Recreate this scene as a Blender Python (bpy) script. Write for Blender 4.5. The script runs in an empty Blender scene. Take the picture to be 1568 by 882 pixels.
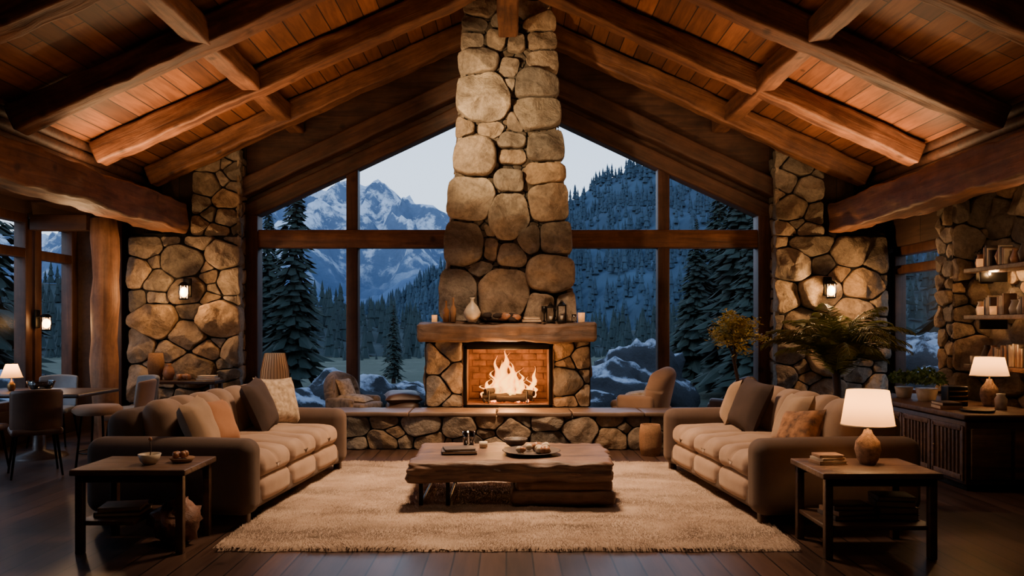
import bpy, math, random
from mathutils import Vector, Matrix, Euler, noise
R = random.Random(7)
scene = bpy.context.scene
pi = math.pi

# ---------------------------------------------------------------- materials
def newmat(name):
    m = bpy.data.materials.new(name); m.use_nodes = True
    nt = m.node_tree; b = nt.nodes['Principled BSDF']
    return m, nt, b
def N(nt, t, **kw):
    n = nt.nodes.new(t)
    for k, v in kw.items():
        try: setattr(n, k, v)
        except Exception: pass
    return n
def ramp(nt, fac, stops):
    r = N(nt, 'ShaderNodeValToRGB'); e = r.color_ramp.elements
    while len(e) < len(stops): e.new(0.5)
    for i, (p, c) in enumerate(stops):
        e[i].position = p; e[i].color = (*c, 1)
    nt.links.new(fac, r.inputs['Fac']); return r.outputs['Color']
def coords(nt, scale, kind='Object'):
    tc = N(nt, 'ShaderNodeTexCoord'); mp = N(nt, 'ShaderNodeMapping')
    mp.inputs['Scale'].default_value = scale
    nt.links.new(tc.outputs[kind], mp.inputs['Vector']); return mp.outputs['Vector']
def noiset(nt, vec, scale, detail=4, rough=.6, dist=0):
    n = N(nt, 'ShaderNodeTexNoise'); n.inputs['Scale'].default_value = scale
    n.inputs['Detail'].default_value = detail; n.inputs['Roughness'].default_value = rough
    n.inputs['Distortion'].default_value = dist
    nt.links.new(vec, n.inputs['Vector']); return n.outputs['Fac']
def bump(nt, b, h, strength=.3, dist=.02):
    bp = N(nt, 'ShaderNodeBump'); bp.inputs['Strength'].default_value = strength
    bp.inputs['Distance'].default_value = dist
    nt.links.new(h, bp.inputs['Height']); nt.links.new(bp.outputs['Normal'], b.inputs['Normal'])
def mul(nt, a, b, fac=1.0, mode='MULTIPLY'):
    m = N(nt, 'ShaderNodeMix', data_type='RGBA', blend_type=mode)
    m.inputs[0].default_value = fac
    nt.links.new(a, m.inputs[6])
    if isinstance(b, tuple): m.inputs[7].default_value = (*b, 1)
    else: nt.links.new(b, m.inputs[7])
    return m.outputs[2]

def wood(name, c1, c2, axis='X', rough=.55, sc=1.0, bs=.35):
    m, nt, b = newmat(name)
    s = [9*sc]*3; s['XYZ'.index(axis)] = .7*sc
    v = coords(nt, s)
    n1 = noiset(nt, v, 1.6, 6, .65, .8)
    base = ramp(nt, n1, [(.3, c1), (.5, tuple((a+c)/2 for a, c in zip(c1, c2))), (.72, c2)])
    v2 = coords(nt, (1, 1, 1)); n2 = noiset(nt, v2, 2.3, 5, .7)
    shade = ramp(nt, n2, [(.3, (.42, .38, .36)), (.65, (1, 1, 1))])
    vk = N(nt, 'ShaderNodeTexVoronoi'); vk.inputs['Scale'].default_value = 2.2
    nt.links.new(coords(nt, (1, 1, 1)), vk.inputs['Vector'])
    kn = ramp(nt, vk.outputs['Distance'], [(.05, (.2, .16, .14)), (.13, (1, 1, 1))])
    col = mul(nt, mul(nt, base, shade), kn, .8)
    nt.links.new(col, b.inputs['Base Color']); b.inputs['Roughness'].default_value = rough
    bump(nt, b, n1, bs, .014)
    return m
def planks(name, c1, c2, c3, roww, length, rough, bs=.4, swap=True):
    m, nt, b = newmat(name)
    tc = N(nt, 'ShaderNodeTexCoord'); sp = N(nt, 'ShaderNodeSeparateXYZ'); cb = N(nt, 'ShaderNodeCombineXYZ')
    nt.links.new(tc.outputs['Object'], sp.inputs[0])
    nt.links.new(sp.outputs['Y' if swap else 'X'], cb.inputs['X']); nt.links.new(sp.outputs['X' if swap else 'Y'], cb.inputs['Y'])
    br = N(nt, 'ShaderNodeTexBrick'); nt.links.new(cb.outputs[0], br.inputs['Vector'])
    br.inputs['Scale'].default_value = 1; br.inputs['Brick Width'].default_value = length
    br.inputs['Row Height'].default_value = roww; br.inputs['Mortar Size'].default_value = .006
    br.inputs['Color1'].default_value = (*c1, 1); br.inputs['Color2'].default_value = (*c2, 1)
    br.inputs['Mortar'].default_value = (c3[0]*.2, c3[1]*.2, c3[2]*.2, 1); br.offset = .37
    s = (9, .8, 9) if swap else (.8, 9, 9)
    v = coords(nt, s); n1 = noiset(nt, v, 2, 6, .65, .6)
    g = ramp(nt, n1, [(.28, (.45, .4, .38)), (.62, (1, 1, 1))])
    v2 = coords(nt, (1, 1, 1)); n3 = noiset(nt, v2, .9, 2)
    g2 = ramp(nt, n3, [(.3, (.5, .47, .44)), (.7, (1.0, 1.0, 1.0))])
    vk = N(nt, 'ShaderNodeTexVoronoi'); vk.inputs['Scale'].default_value = 2.6
    nt.links.new(coords(nt, (1, .8, 1)), vk.inputs['Vector'])
    kn = ramp(nt, vk.outputs['Distance'], [(.04, (.25, .2, .18)), (.09, (1, 1, 1))])
    col = mul(nt, mul(nt, mul(nt, br.outputs['Color'], g), g2), kn, .8)
    nt.links.new(col, b.inputs['Base Color'])
    b.inputs['Roughness'].default_value = rough
    inv = N(nt, 'ShaderNodeMath', operation='SUBTRACT'); inv.inputs[0].default_value = 1
    nt.links.new(br.outputs['Fac'], inv.inputs[1])
    ad = N(nt, 'ShaderNodeMath', operation='MULTIPLY_ADD'); ad.inputs[1].default_value = .2
    nt.links.new(n1, ad.inputs[0]); nt.links.new(inv.outputs[0], ad.inputs[2])
    bump(nt, b, ad.outputs[0], bs, .01)
    return m
def fabric(name, c1, c2, sc=3, fine=220, rough=.9, sheen=.3, bs=.25, attr=False):
    m, nt, b = newmat(name)
    v = coords(nt, (1, 1, 1)); n1 = noiset(nt, v, sc, 4)
    col = ramp(nt, n1, [(.3, c1), (.7, c2)])
    if attr:
        at = N(nt, 'ShaderNodeAttribute'); at.attribute_name = 'Col'; col = mul(nt, col, at.outputs['Color'])
    nt.links.new(col, b.inputs['Base Color']); b.inputs['Roughness'].default_value = rough
    b.inputs['Sheen Weight'].default_value = sheen
    if sheen: b.inputs['Sheen Tint'].default_value = (1, .82, .66, 1)
    n2 = noiset(nt, v, fine, 2); bump(nt, b, n2, bs, .004)
    return m
def plain(name, c, rough=.5, metal=0, var=.25, sc=6, emis=None, es=0, bs=.1):
    m, nt, b = newmat(name)
    v = coords(nt, (1, 1, 1)); n1 = noiset(nt, v, sc, 4)
    col = ramp(nt, n1, [(.3, tuple(x*(1-var) for x in c)), (.7, tuple(min(1, x*(1+var)) for x in c))])
    nt.links.new(col, b.inputs['Base Color'])
    b.inputs['Roughness'].default_value = rough; b.inputs['Metallic'].default_value = metal
    if bs: bump(nt, b, noiset(nt, v, sc*5, 3), bs, .005)
    if emis:
        b.inputs['Emission Color'].default_value = (*emis, 1); b.inputs['Emission Strength'].default_value = es
    return m
def stone_mat(name, tint=(1, 1, 1)):
    m, nt, b = newmat(name)
    at = N(nt, 'ShaderNodeAttribute'); at.attribute_name = 'Col'
    v = coords(nt, (1, 1, 1))
    n1 = noiset(nt, v, 3.6, 7, .64, .8); g = ramp(nt, n1, [(.30, (.50, .47, .45)), (.5, (.9, .88, .86)), (.70, (1.28, 1.22, 1.12))])
    n2 = noiset(nt, v, 20, 5, .7); g2 = ramp(nt, n2, [(.32, (.64, .63, .62)), (.58, (1.05, 1.05, 1.05))])
    col = mul(nt, mul(nt, mul(nt, at.outputs['Color'], g), g2), tint)
    nt.links.new(col, b.inputs['Base Color']); b.inputs['Roughness'].default_value = .8
    ad = N(nt, 'ShaderNodeMath', operation='MULTIPLY_ADD'); ad.inputs[1].default_value = .3
    nt.links.new(n2, ad.inputs[0]); nt.links.new(n1, ad.inputs[2])
    bump(nt, b, ad.outputs[0], .9, .055)
    return m

M_STONE = stone_mat('fieldstone')
M_MORTAR = plain('mortar', (.008, .006, .005), .95)
M_BEAM = wood('beam_timber', (.095, .036, .018), (.34, .145, .064), 'X', .6, 1, .8)
M_BEAMD = wood('dark_timber', (.04, .016, .010), (.13, .055, .027), 'X', .6)
M_FRAME = wood('window_frame_timber', (.05, .02, .013), (.13, .055, .032), 'Z', .5)
M_LOG = wood('log_timber', (.18, .08, .033), (.46, .22, .10), 'Z', .6, .8, .7)
M_CEIL = planks('ceiling_boards', (.44, .165, .055), (.15, .054, .021), (.1, .04, .02), .19, 2.3, .6)
M_FLOOR = planks('floor_boards', (.12, .064, .043), (.055, .031, .024), (.03, .015, .01), .17, 1.9, .36, .2)
M_WALL = planks('wall_boards', (.075, .036, .02), (.05, .023, .013), (.03, .015, .01), .25, 3, .7)
M_TABLE = wood('slab_wood', (.060, .030, .020), (.24, .14, .085), 'X', .5, .8, .9)
M_SLAB = wood('rough_slab_timber', (.045, .022, .014), (.25, .135, .078), 'X', .55, .55, 1.0)
M_DARKW = wood('dark_walnut', (.035, .017, .01), (.10, .048, .026), 'X', .4)
M_MANTEL = wood('mantel_wood', (.06, .036, .023), (.22, .13, .08), 'X', .6, .8, .9)
M_SLATE = plain('hearth_slate', (.14, .092, .062), .5, sc=4, bs=.4)
M_METAL = plain('black_metal', (.012, .011, .01), .4, .8, .1)
M_BRASS = plain('aged_brass', (.25, .15, .06), .35, .9, .1)
M_BRICK = plain('firebox_brick', (.20, .10, .055), .9, sc=7, var=.6, bs=.5)
M_SOFA = fabric('sofa_velvet_shaded', (.056, .032, .022), (.092, .055, .038), 2.5, 160, .85, .1)  # same velvet as the cushions, darkened to paint in the shell's shade
M_SOFA2 = fabric('sofa_velvet_cushion', (.24, .155, .108), (.36, .245, .175), 3, 160, .85, .3)
M_PB = fabric('pillow_beige', (.26, .175, .11), (.35, .24, .16), sheen=.15)
M_PO = fabric('pillow_rust', (.27, .12, .052), (.38, .18, .085), sheen=.1)
M_PD = fabric('pillow_espresso', (.026, .015, .012), (.048, .026, .02), sheen=0)
M_PC = fabric('pillow_cream', (.22, .16, .10), (.60, .47, .34), 22, sheen=.1)
M_PP = fabric('pillow_kilim', (.05, .026, .02), (.42, .20, .085), 14, sheen=.05)
M_RUG = fabric('rug_wool', (.33, .238, .178), (.52, .395, .305), 2.6, 90, 1, .1, .5, True)
M_LEATH = plain('brown_leather', (.075, .036, .022), .45)
M_TAN = fabric('tan_upholstery', (.24, .15, .10), (.34, .22, .15))
M_KIL = fabric('woven_upholstery', (.08, .06, .05), (.30, .22, .16), 16)
M_GREY = fabric('grey_blue_upholstery', (.12, .14, .16), (.19, .22, .25))
M_CREAM = plain('cream_ceramic', (.55, .46, .34), .4)
M_CLAY = plain('terracotta_glaze', (.30, .14, .07), .45, sc=18)
M_LBASE = plain('carved_lamp_base', (.26, .16, .10), .55, sc=30, var=.6, bs=1)
M_POT = plain('dark_pot', (.05, .035, .028), .6)
M_PAGE = plain('book_paper', (.55, .45, .32), .8)
M_BOOKD = plain('book_cover_dark', (.05, .035, .03), .6)
M_BOOKR = plain('book_cover_tan', (.28, .16, .09), .6)
M_LEAF = plain('palm_leaf', (.22, .24, .05), .5)
M_LEAFY = plain('tree_leaf_gold', (.55, .46, .10), .6)
M_LEAFG = plain('herb_leaf', (.08, .17, .045), .6)
M_BARK = plain('bark', (.05, .03, .02), .9, sc=12, bs=.6)
M_NEEDLE = plain('conifer_needles', (.010, .025, .019), .9, sc=1)
M_NEEDLEF = plain('distant_conifer', (.023, .050, .078), .95, sc=.2)  # blue in the needle colour stands for distance haze
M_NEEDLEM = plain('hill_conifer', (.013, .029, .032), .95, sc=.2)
M_WICK = plain('wicker', (.25, .13, .06), .8, sc=60, bs=.8)
M_BURL = plain('burl_wood', (.16, .07, .04), .6, sc=9, var=.6, bs=1)
M_CHAR = plain('charred_log', (.02, .012, .008), .9, sc=12, bs=.8)
def emit(name, c, s):
    m, nt, b = newmat(name)
    b.inputs['Base Color'].default_value = (*c, 1); b.inputs['Emission Color'].default_value = (*c, 1)
    b.inputs['Emission Strength'].default_value = s; return m
M_BULB = emit('bulb_glow', (1, .52, .18), 24)
M_EMBER = emit('embers', (1, .22, .03), 8)
M_CANDLE = emit('candle_glass_glow', (1, .45, .15), .5)
def shade_mat(name, c, s):
    m, nt, b = newmat(name)
    b.inputs['Base Color'].default_value = (.72, .54, .34, 1); b.inputs['Roughness'].default_value = .9
    b.inputs['Emission Color'].default_value = (*c, 1); b.inputs['Emission Strength'].default_value = s
    tr = N(nt, 'ShaderNodeBsdfTranslucent'); tr.inputs['Color'].default_value = (.85, .56, .28, 1)
    mx = N(nt, 'ShaderNodeMixShader'); mx.inputs[0].default_value = .5
    nt.links.new(b.outputs[0], mx.inputs[1]); nt.links.new(tr.outputs[0], mx.inputs[2])
    nt.links.new(mx.outputs[0], nt.nodes['Material Output'].inputs['Surface']); return m
M_SHADE = shade_mat('linen_lampshade', (1, .52, .20), .5)
M_SHADEW = shade_mat('wicker_lampshade', (1, .5, .25), .04)
def flame_mat():
    m, nt, b = newmat('flame')
    tc = N(nt, 'ShaderNodeTexCoord'); sp = N(nt, 'ShaderNodeSeparateXYZ'); nt.links.new(tc.outputs['Generated'], sp.inputs[0])
    lw = N(nt, 'ShaderNodeLayerWeight'); lw.inputs['Blend'].default_value = .5
    col = ramp(nt, lw.outputs['Facing'], [(0, (1, .50, .10)), (.4, (1, .28, .035)), (.85, (1, .10, .008))])
    hz = ramp(nt, sp.outputs['Z'], [(0, (1, 1, 1)), (.4, (1, .9, .8)), (1, (.8, .5, .35))])
    em = N(nt, 'ShaderNodeEmission'); em.inputs['Strength'].default_value = 5.5; nt.links.new(mul(nt, col, hz), em.inputs['Color'])
    tr = N(nt, 'ShaderNodeBsdfTransparent'); mx = N(nt, 'ShaderNodeMixShader')
    ma = N(nt, 'ShaderNodeMath', operation='MULTIPLY_ADD'); ma.inputs[1].default_value = .65; ma.inputs[2].default_value = .35; ma.use_clamp = True
    nt.links.new(lw.outputs['Facing'], ma.inputs[0])
    nt.links.new(ma.outputs[0], mx.inputs[0]); nt.links.new(em.outputs[0], mx.inputs[1]); nt.links.new(tr.outputs[0], mx.inputs[2])
    nt.links.new(mx.outputs[0], nt.nodes['Material Output'].inputs['Surface']); return m
M_FLAME = flame_mat()
def glass_mat(name, refl=1.0, tint=(1, 1, 1), rough=.02):
    m, nt, b = newmat(name)
    tr = N(nt, 'ShaderNodeBsdfTransparent'); tr.inputs['Color'].default_value = (*tint, 1)
    gl = N(nt, 'ShaderNodeBsdfGlossy'); gl.inputs['Roughness'].default_value = rough
    fr = N(nt, 'ShaderNodeFresnel'); fr.inputs['IOR'].default_value = 1.45
    ml = N(nt, 'ShaderNodeMath', operation='MULTIPLY'); ml.inputs[1].default_value = refl
    mx = N(nt, 'ShaderNodeMixShader'); nt.links.new(fr.outputs[0], ml.inputs[0]); nt.links.new(ml.outputs[0], mx.inputs[0])
    nt.links.new(tr.outputs[0], mx.inputs[1]); nt.links.new(gl.outputs[0], mx.inputs[2])
    nt.links.new(mx.outputs[0], nt.nodes['Material Output'].inputs['Surface']); return m
M_GLASS = glass_mat('window_glass', .15, (1, 1, 1), .35)
M_GLASS2 = glass_mat('clear_glass', 2, (.85, .85, .85))
def snowmat(name, rock, snow, thr, w, nsc, nzw=1.0, haze=None):
    m, nt, b = newmat(name)
    g = N(nt, 'ShaderNodeNewGeometry'); sp = N(nt, 'ShaderNodeSeparateXYZ'); nt.links.new(g.outputs['Normal'], sp.inputs[0])
    v = coords(nt, (1, 1, 1)); n1 = noiset(nt, v, nsc, 9, .72)
    a = N(nt, 'ShaderNodeMath', operation='MULTIPLY_ADD'); a.inputs[1].default_value = nzw
    nt.links.new(sp.outputs['Z'], a.inputs[0]); nt.links.new(n1, a.inputs[2])
    col = ramp(nt, a.outputs[0], [(thr, rock), (thr+w, snow)])
    n2 = noiset(nt, v, nsc*4, 4); col = mul(nt, col, ramp(nt, n2, [(.3, (.8, .8, .8)), (.7, (1, 1, 1))]))
    if haze:   # atmospheric haze painted as a blue blend over the lower flanks
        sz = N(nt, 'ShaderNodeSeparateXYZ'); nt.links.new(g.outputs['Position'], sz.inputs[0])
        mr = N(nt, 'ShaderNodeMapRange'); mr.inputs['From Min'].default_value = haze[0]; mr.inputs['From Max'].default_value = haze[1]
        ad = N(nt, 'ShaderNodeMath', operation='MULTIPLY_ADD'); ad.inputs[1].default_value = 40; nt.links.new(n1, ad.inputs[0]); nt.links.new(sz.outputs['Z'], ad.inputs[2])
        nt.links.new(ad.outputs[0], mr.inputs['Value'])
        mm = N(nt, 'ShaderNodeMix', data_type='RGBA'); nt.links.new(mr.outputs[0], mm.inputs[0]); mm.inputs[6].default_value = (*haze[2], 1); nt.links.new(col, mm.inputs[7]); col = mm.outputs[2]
    nt.links.new(col, b.inputs['Base Color']); b.inputs['Roughness'].default_value = .9
    bump(nt, b, n1, .6, .5/nsc)
    return m
M_PEAK = snowmat('snow_peak', (.11, .17, .28), (.60, .69, .82), .68, .09, .045, .3, (42, 78, (.060, .115, .21)))  # blue rock and low blend carry atmospheric haze in the colour
M_BOULD = snowmat('snowy_boulder', (.030, .036, .045), (.40, .47, .58), .86, .12, 1.4, .5)
M_BLUE = plain('hazy_blue_ridge', (.050, .10, .19), .95, sc=.03, var=.25, bs=0)  # aerial haze put straight into the base colour
M_SLOPE = plain('forest_slope', (.029, .061, .098), .95, sc=.05, var=.35, bs=0)  # bluish tone is haze painted into the slope colour
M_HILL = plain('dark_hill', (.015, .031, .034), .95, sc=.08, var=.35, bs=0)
M_MEADOW = snowmat('meadow', (.040, .058, .032), (.075, .095, .06), .95, .1, .3, .4)

# ---------------------------------------------------------------- mesh builder
def X(x=0, y=0, z=0, rx=0, ry=0, rz=0):
    return Matrix.Translation((x, y, z)) @ Euler((rx, ry, rz)).to_matrix().to_4x4()
class MB:
    def __init__(s): s.v = []; s.f = []; s.mi = []; s.sm = []; s.c = []; s.mats = []
    def add(s, vs, fs, m, smooth=True, M=None, col=(1, 1, 1)):
        if m not in s.mats: s.mats.append(m)
        i = s.mats.index(m); o = len(s.v)
        for p in vs:
            p = Vector(p)
            if M is not None: p = M @ p
            s.v.append(p[:]); s.c.append((*col, 1))
        for f in fs:
            s.f.append([a+o for a in f]); s.mi.append(i); s.sm.append(smooth)
    def rbox(s, size, c=(0, 0, 0), r=.01, m=None, seg=2, div=1, M=None, deform=None, smooth=True):
        h = [d/2 for d in size]; r = min(r, min(h)*.98)
        def ax(hh):
            e = [hh-r+r*math.tan(pi/4*i/seg) for i in range(seg+1)]
            mid = [-(hh-r)+2*(hh-r)*i/div for i in range(1, div)]
            return [-x for x in reversed(e)]+mid+e
        A = [ax(x) for x in h]; vs = []; fs = []; D = {}
        def vid(p):
            k = tuple(round(x, 6) for x in p)
            if k not in D:
                q = [max(-(h[i]-r), min(h[i]-r, p[i])) for i in range(3)]
                d = Vector([p[i]-q[i] for i in range(3)])
                o = Vector(q)+(d.normalized()*r if d.length > 1e-9 else d)
                if deform: o = Vector(deform(o))
                D[k] = len(vs); vs.append(o+Vector(c))
            return D[k]
        for a in range(3):
            b, d = (a+1) % 3, (a+2) % 3
            for sg in (-1, 1):
                for i in range(len(A[b])-1):
                    for j in range(len(A[d])-1):
                        q = []
                        for (ii, jj) in ((i, j), (i+1, j), (i+1, j+1), (i, j+1)):
                            p = [0, 0, 0]; p[a] = sg*h[a]; p[b] = A[b][ii]; p[d] = A[d][jj]; q.append(vid(p))
                        if sg < 0: q.reverse()
                        if len(set(q)) == 4: fs.append(q)
        s.add(vs, fs, m, smooth, M)
    def lathe(s, prof, m, n=20, c=(0, 0, 0), M=None, smooth=True, wob=0):
        vs = []; fs = []
        for (r, z) in prof:
            for i in range(n):
                a = 2*pi*i/n; rr = r*(1+wob*noise.noise((math.cos(a)*1.5, math.sin(a)*1.5, z*6+c[0]*3)))
                vs.append((c[0]+rr*math.cos(a), c[1]+rr*math.sin(a), c[2]+z))
        for k in range(len(prof)-1):
            for i in range(n):
                j = (i+1) % n; fs.append([k*n+i, k*n+j, (k+1)*n+j, (k+1)*n+i])
        s.add(vs, fs, m, smooth, M)
    def tube(s, pts, rad, m, n=8, M=None, cap=True):
        pts = [Vector(p) for p in pts]; vs = []; fs = []
        if not isinstance(rad, (list, tuple)): rad = [rad]*len(pts)
        for k, p in enumerate(pts):
            t = (pts[min(k+1, len(pts)-1)]-pts[max(k-1, 0)]).normalized()
            u = t.cross(Vector((0, 0, 1)) if abs(t.z) < .9 else Vector((1, 0, 0))).normalized(); w = t.cross(u)
            for i in range(n):
                a = 2*pi*i/n; vs.append(p+(u*math.cos(a)+w*math.sin(a))*rad[k])
        for k in range(len(pts)-1):
            for i in range(n):
                j = (i+1) % n; fs.append([k*n+i, k*n+j, (k+1)*n+j, (k+1)*n+i])
        if cap: fs.append(list(range(n))); fs.append([(len(pts)-1)*n+i for i in range(n)])
        s.add(vs, fs, m, True, M)
    def ball(s, c, r, m, n=14, sc=(1, 1, 1), nz=0, fr=3, M=None):
        vs = []; fs = []; k2 = n//2+1
        for k in range(k2+1):
            ph = pi*k/k2
            for i in range(n):
                a = 2*pi*i/n; d = Vector((math.sin(ph)*math.cos(a), math.sin(ph)*math.sin(a), math.cos(ph)))
                q = 1+nz*noise.noise(d*fr+Vector(c)*7)
                vs.append((c[0]+d.x*r*sc[0]*q, c[1]+d.y*r*sc[1]*q, c[2]+d.z*r*sc[2]*q))
        for k in range(k2):
            for i in range(n):
                j = (i+1) % n; fs.append([k*n+i, (k+1)*n+i, (k+1)*n+j, k*n+j])
        s.add(vs, fs, m, True, M)
    def pillow(s, w, h, t, m, M=None, n=12):
        vs = []; fs = []
        for sd in (1, -1):
            o = len(vs)
            for i in range(n+1):
                for j in range(n+1):
                    a = 2*i/n-1; b = 2*j/n-1
                    px = a*(1-.09*(1-b*b))*w/2; py = b*(1-.09*(1-a*a))*h/2
                    e = max(0, (1-a**4)*(1-b**4))**.55
                    z = t/2*e*(1+.12*noise.noise((a*1.7+w*9, b*1.7, sd)))
                    vs.append((px, py, z*sd))
            for i in range(n):
                for j in range(n):
                    q = [o+i*(n+1)+j, o+(i+1)*(n+1)+j, o+(i+1)*(n+1)+j+1, o+i*(n+1)+j+1]
                    fs.append(q if sd > 0 else q[::-1])
        s.add(vs, fs, m, True, M)
    def obj(s, name, M=None):
        me = bpy.data.meshes.new(name); me.from_pydata(s.v, [], s.f)
        for m in s.mats: me.materials.append(m)
        me.polygons.foreach_set('material_index', s.mi); me.polygons.foreach_set('use_smooth', s.sm)
        ca = me.color_attributes.new('Col', 'FLOAT_COLOR', 'POINT')
        ca.data.foreach_set('color', [x for c in s.c for x in c]); me.update()
        o = bpy.data.objects.new(name, me); scene.collection.objects.link(o)
        if M is not None: o.matrix_world = M
        return o
def box(name, x0, x1, y0, y1, z0, z1, m, r=.008):
    b = MB(); b.rbox((x1-x0, y1-y0, z1-z0), (0, 0, 0), r, m, 1)
    return b.obj(name, X((x0+x1)/2, (y0+y1)/2, (z0+z1)/2))
def beam(name, p0, p1, w, h, m=None, rough=.012, up=Vector((0, 0, 1))):
    p0 = Vector(p0); p1 = Vector(p1); L = (p1-p0).length; x = (p1-p0).normalized()
    y = up.cross(x).normalized(); z = x.cross(y); sd = R.random()*50
    def df(o):
        n = noise.noise_vector((o.x*1.1+sd, o.y*3, o.z*3))+.6*noise.noise_vector((o.x*4+sd, o.y*6, o.z*6))+.3*noise.noise_vector((o.x*11+sd, o.y*12, o.z*12))
        return o+Vector((0, n.y, n.z))*rough
    b = MB(); b.rbox((L, w, h), (0, 0, 0), .03, m or M_BEAM, 2, max(2, int(L/.11)), None, df)
    mt = Matrix(((x.x, y.x, z.x, 0), (x.y, y.y, z.y, 0), (x.z, y.z, z.z, 0), (0, 0, 0, 1)))
    return b.obj(name, Matrix.Translation((p0+p1)/2) @ mt)

# ---------------------------------------------------------------- stones
def clip(poly, a, b, c):
    out = []
    for i in range(len(poly)):
        p, q = poly[i], poly[(i+1) % len(poly)]
        dp = a*p[0]+b*p[1]-c; dq = a*q[0]+b*q[1]-c
        if dp <= 0: out.append(p)
        if dp*dq < 0:
            t = dp/(dp-dq); out.append((p[0]+(q[0]-p[0])*t, p[1]+(q[1]-p[1])*t))
    return out
def cells(sites, outline):
    res = []
    for i, sI in enumerate(sites):
        x, y, r = sI[:3]; poly = list(outline)
        for j, sJ in enumerate(sites):
            a, b, q = sJ[:3]
            if i == j or (a-x)**2+(b-y)**2 > 4: continue
            poly = clip(poly, 2*(a-x), 2*(b-y), a*a+b*b-x*x-y*y-q*q+r*r)
            if len(poly) < 3: break
        if len(poly) >= 3: res.append((poly, sI))
    return res
STR = 1.3
def rsites(outline, rmin, rmax, tries=900):
    xs = [p[0] for p in outline]; ys = [p[1] for p in outline]; S = []
    for t in range(tries):
        fr = 1-t/tries; r = rmin+(rmax-rmin)*(fr**1.3)*R.uniform(.6, 1)
        x = R.uniform(min(xs), max(xs)); y = R.uniform(min(ys), max(ys))
        if all((x-a)**2+(y-b)**2 > (.86*(r+q))**2 for a, b, q in S): S.append((x, y, r))
    return S
PAL = [(.40, .30, .205), (.33, .255, .18), (.45, .35, .245), (.28, .225, .17), (.34, .285, .22), (.42, .295, .18), (.235, .20, .16), (.37, .31, .245)]
def stones(mb, outline, sites, fmap, gap=.014, bulge=.10, dark=1.0, m=None, sy=1.0):
    for poly, site in cells(sites, outline):
        poly = [(p[0], p[1]/sy) for p in poly]
        A = 0; cx = cy = 0
        for i in range(len(poly)):
            p, q = poly[i], poly[(i+1) % len(poly)]; cr = p[0]*q[1]-q[0]*p[1]
            A += cr; cx += (p[0]+q[0])*cr; cy += (p[1]+q[1])*cr
        if abs(A) < .003: continue
        cx /= 3*A; cy /= 3*A; n = 40; rad = []; sd = R.random()*100
        bx = None; size = math.sqrt(abs(A)/2/pi)
        if len(site) > 3: bx = site[3:5]; cx = .35*cx+.65*site[0]; cy = .35*cy+.65*site[1]
        chips = [(R.uniform(0, 2*pi), R.uniform(.82, 1.0)) for _ in range(4)]   # chipped corners
        for k in range(n):
            a = 2*pi*k/n; dx, dy = math.cos(a), math.sin(a); best = 9
            for i in range(len(poly)):
                p, q = poly[i], poly[(i+1) % len(poly)]; ex, ey = q[0]-p[0], q[1]-p[1]
                den = dx*ey-dy*ex
                if abs(den) < 1e-9: continue
                t = ((p[0]-cx)*ey-(p[1]-cy)*ex)/den
                if t > 1e-6: best = min(best, t)
            if best > 8: best = .02
            if bx:
                se = 1/((abs(dx)/bx[0])**3.8+(abs(dy)/bx[1])**3.8)**(1/3.8); best = min(.5*best+.5*se, best*1.08)
            rr = best-gap; lim = size*1.34
            for (ca, cf) in chips:
                cc = math.cos(a-ca)
                if cc > .2: rr = min(rr, lim*cf*1.12/cc)
            rad.append(max(.01, rr)*(1+.05*noise.noise((dx*2.2+sd, dy*2.2, 2))))
        rad = [min(rad[k]*1.02, (rad[k-1]+2.5*rad[k]+rad[(k+1) % n])/4.5) for k in range(n)]
        hb = min(bulge, size*.7)*R.uniform(.65, 1.25)
        planes = [(R.uniform(-.5, .5), R.uniform(-.5, .5), R.uniform(.55, .85)) for _ in range(4)]
        c0 = R.choice(PAL); lum = R.uniform(.62, 1.2)*dark; col = tuple(x*lum for x in c0)
        rings = [(1.0, -.5), (1.0, .12), (.992, .42), (.967, .68), (.915, .86), (.83, .96), (.70, 1.02), (.52, 1.06), (.30, 1.07), (.02, 1.08)]
        vs = []; fs = []
        for (t, hh) in rings:
            for k in range(n):
                a = 2*pi*k/n; px = math.cos(a)*rad[k]*t; py = math.sin(a)*rad[k]*t
                h = hh*hb
                if hh > .3:
                    for (g1, g2, g0) in planes: h = min(h, hb*g0*1.3+g1*px+g2*py)
                    h = max(h, hb*.2)
                nn = noise.noise((px*6+sd, py*6, sd))+.4*noise.noise((px*15+sd, py*15, sd))
                h += nn*.23*hb*(1 if hh > 0 else 0)
                wv = 1+.03*noise.noise((px*12+sd, py*12, 1))
                vs.append(fmap(cx+px*wv, cy+py*wv, h))
        for r in range(len(rings)-1):
            for k in range(n):
                j = (k+1) % n; fs.append([r*n+k, r*n+j, (r+1)*n+j, (r+1)*n+k])
        fs.append([(len(rings)-1)*n+k for k in range(n)])
        mb.add(vs, fs, m or M_STONE, True, None, col)
def ccw(o):
    A = sum(o[i][0]*o[(i+1) % len(o)][1]-o[(i+1) % len(o)][0]*o[i][1] for i in range(len(o)))
    return o if A > 0 else o[::-1]
def wallstones(mb, outline, fmap, rmin, rmax, tries=900, **k):
    o = ccw([(a, b*STR) for a, b in outline]); stones(mb, o, rsites(o, rmin, rmax, tries), fmap, sy=STR, **k)

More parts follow.
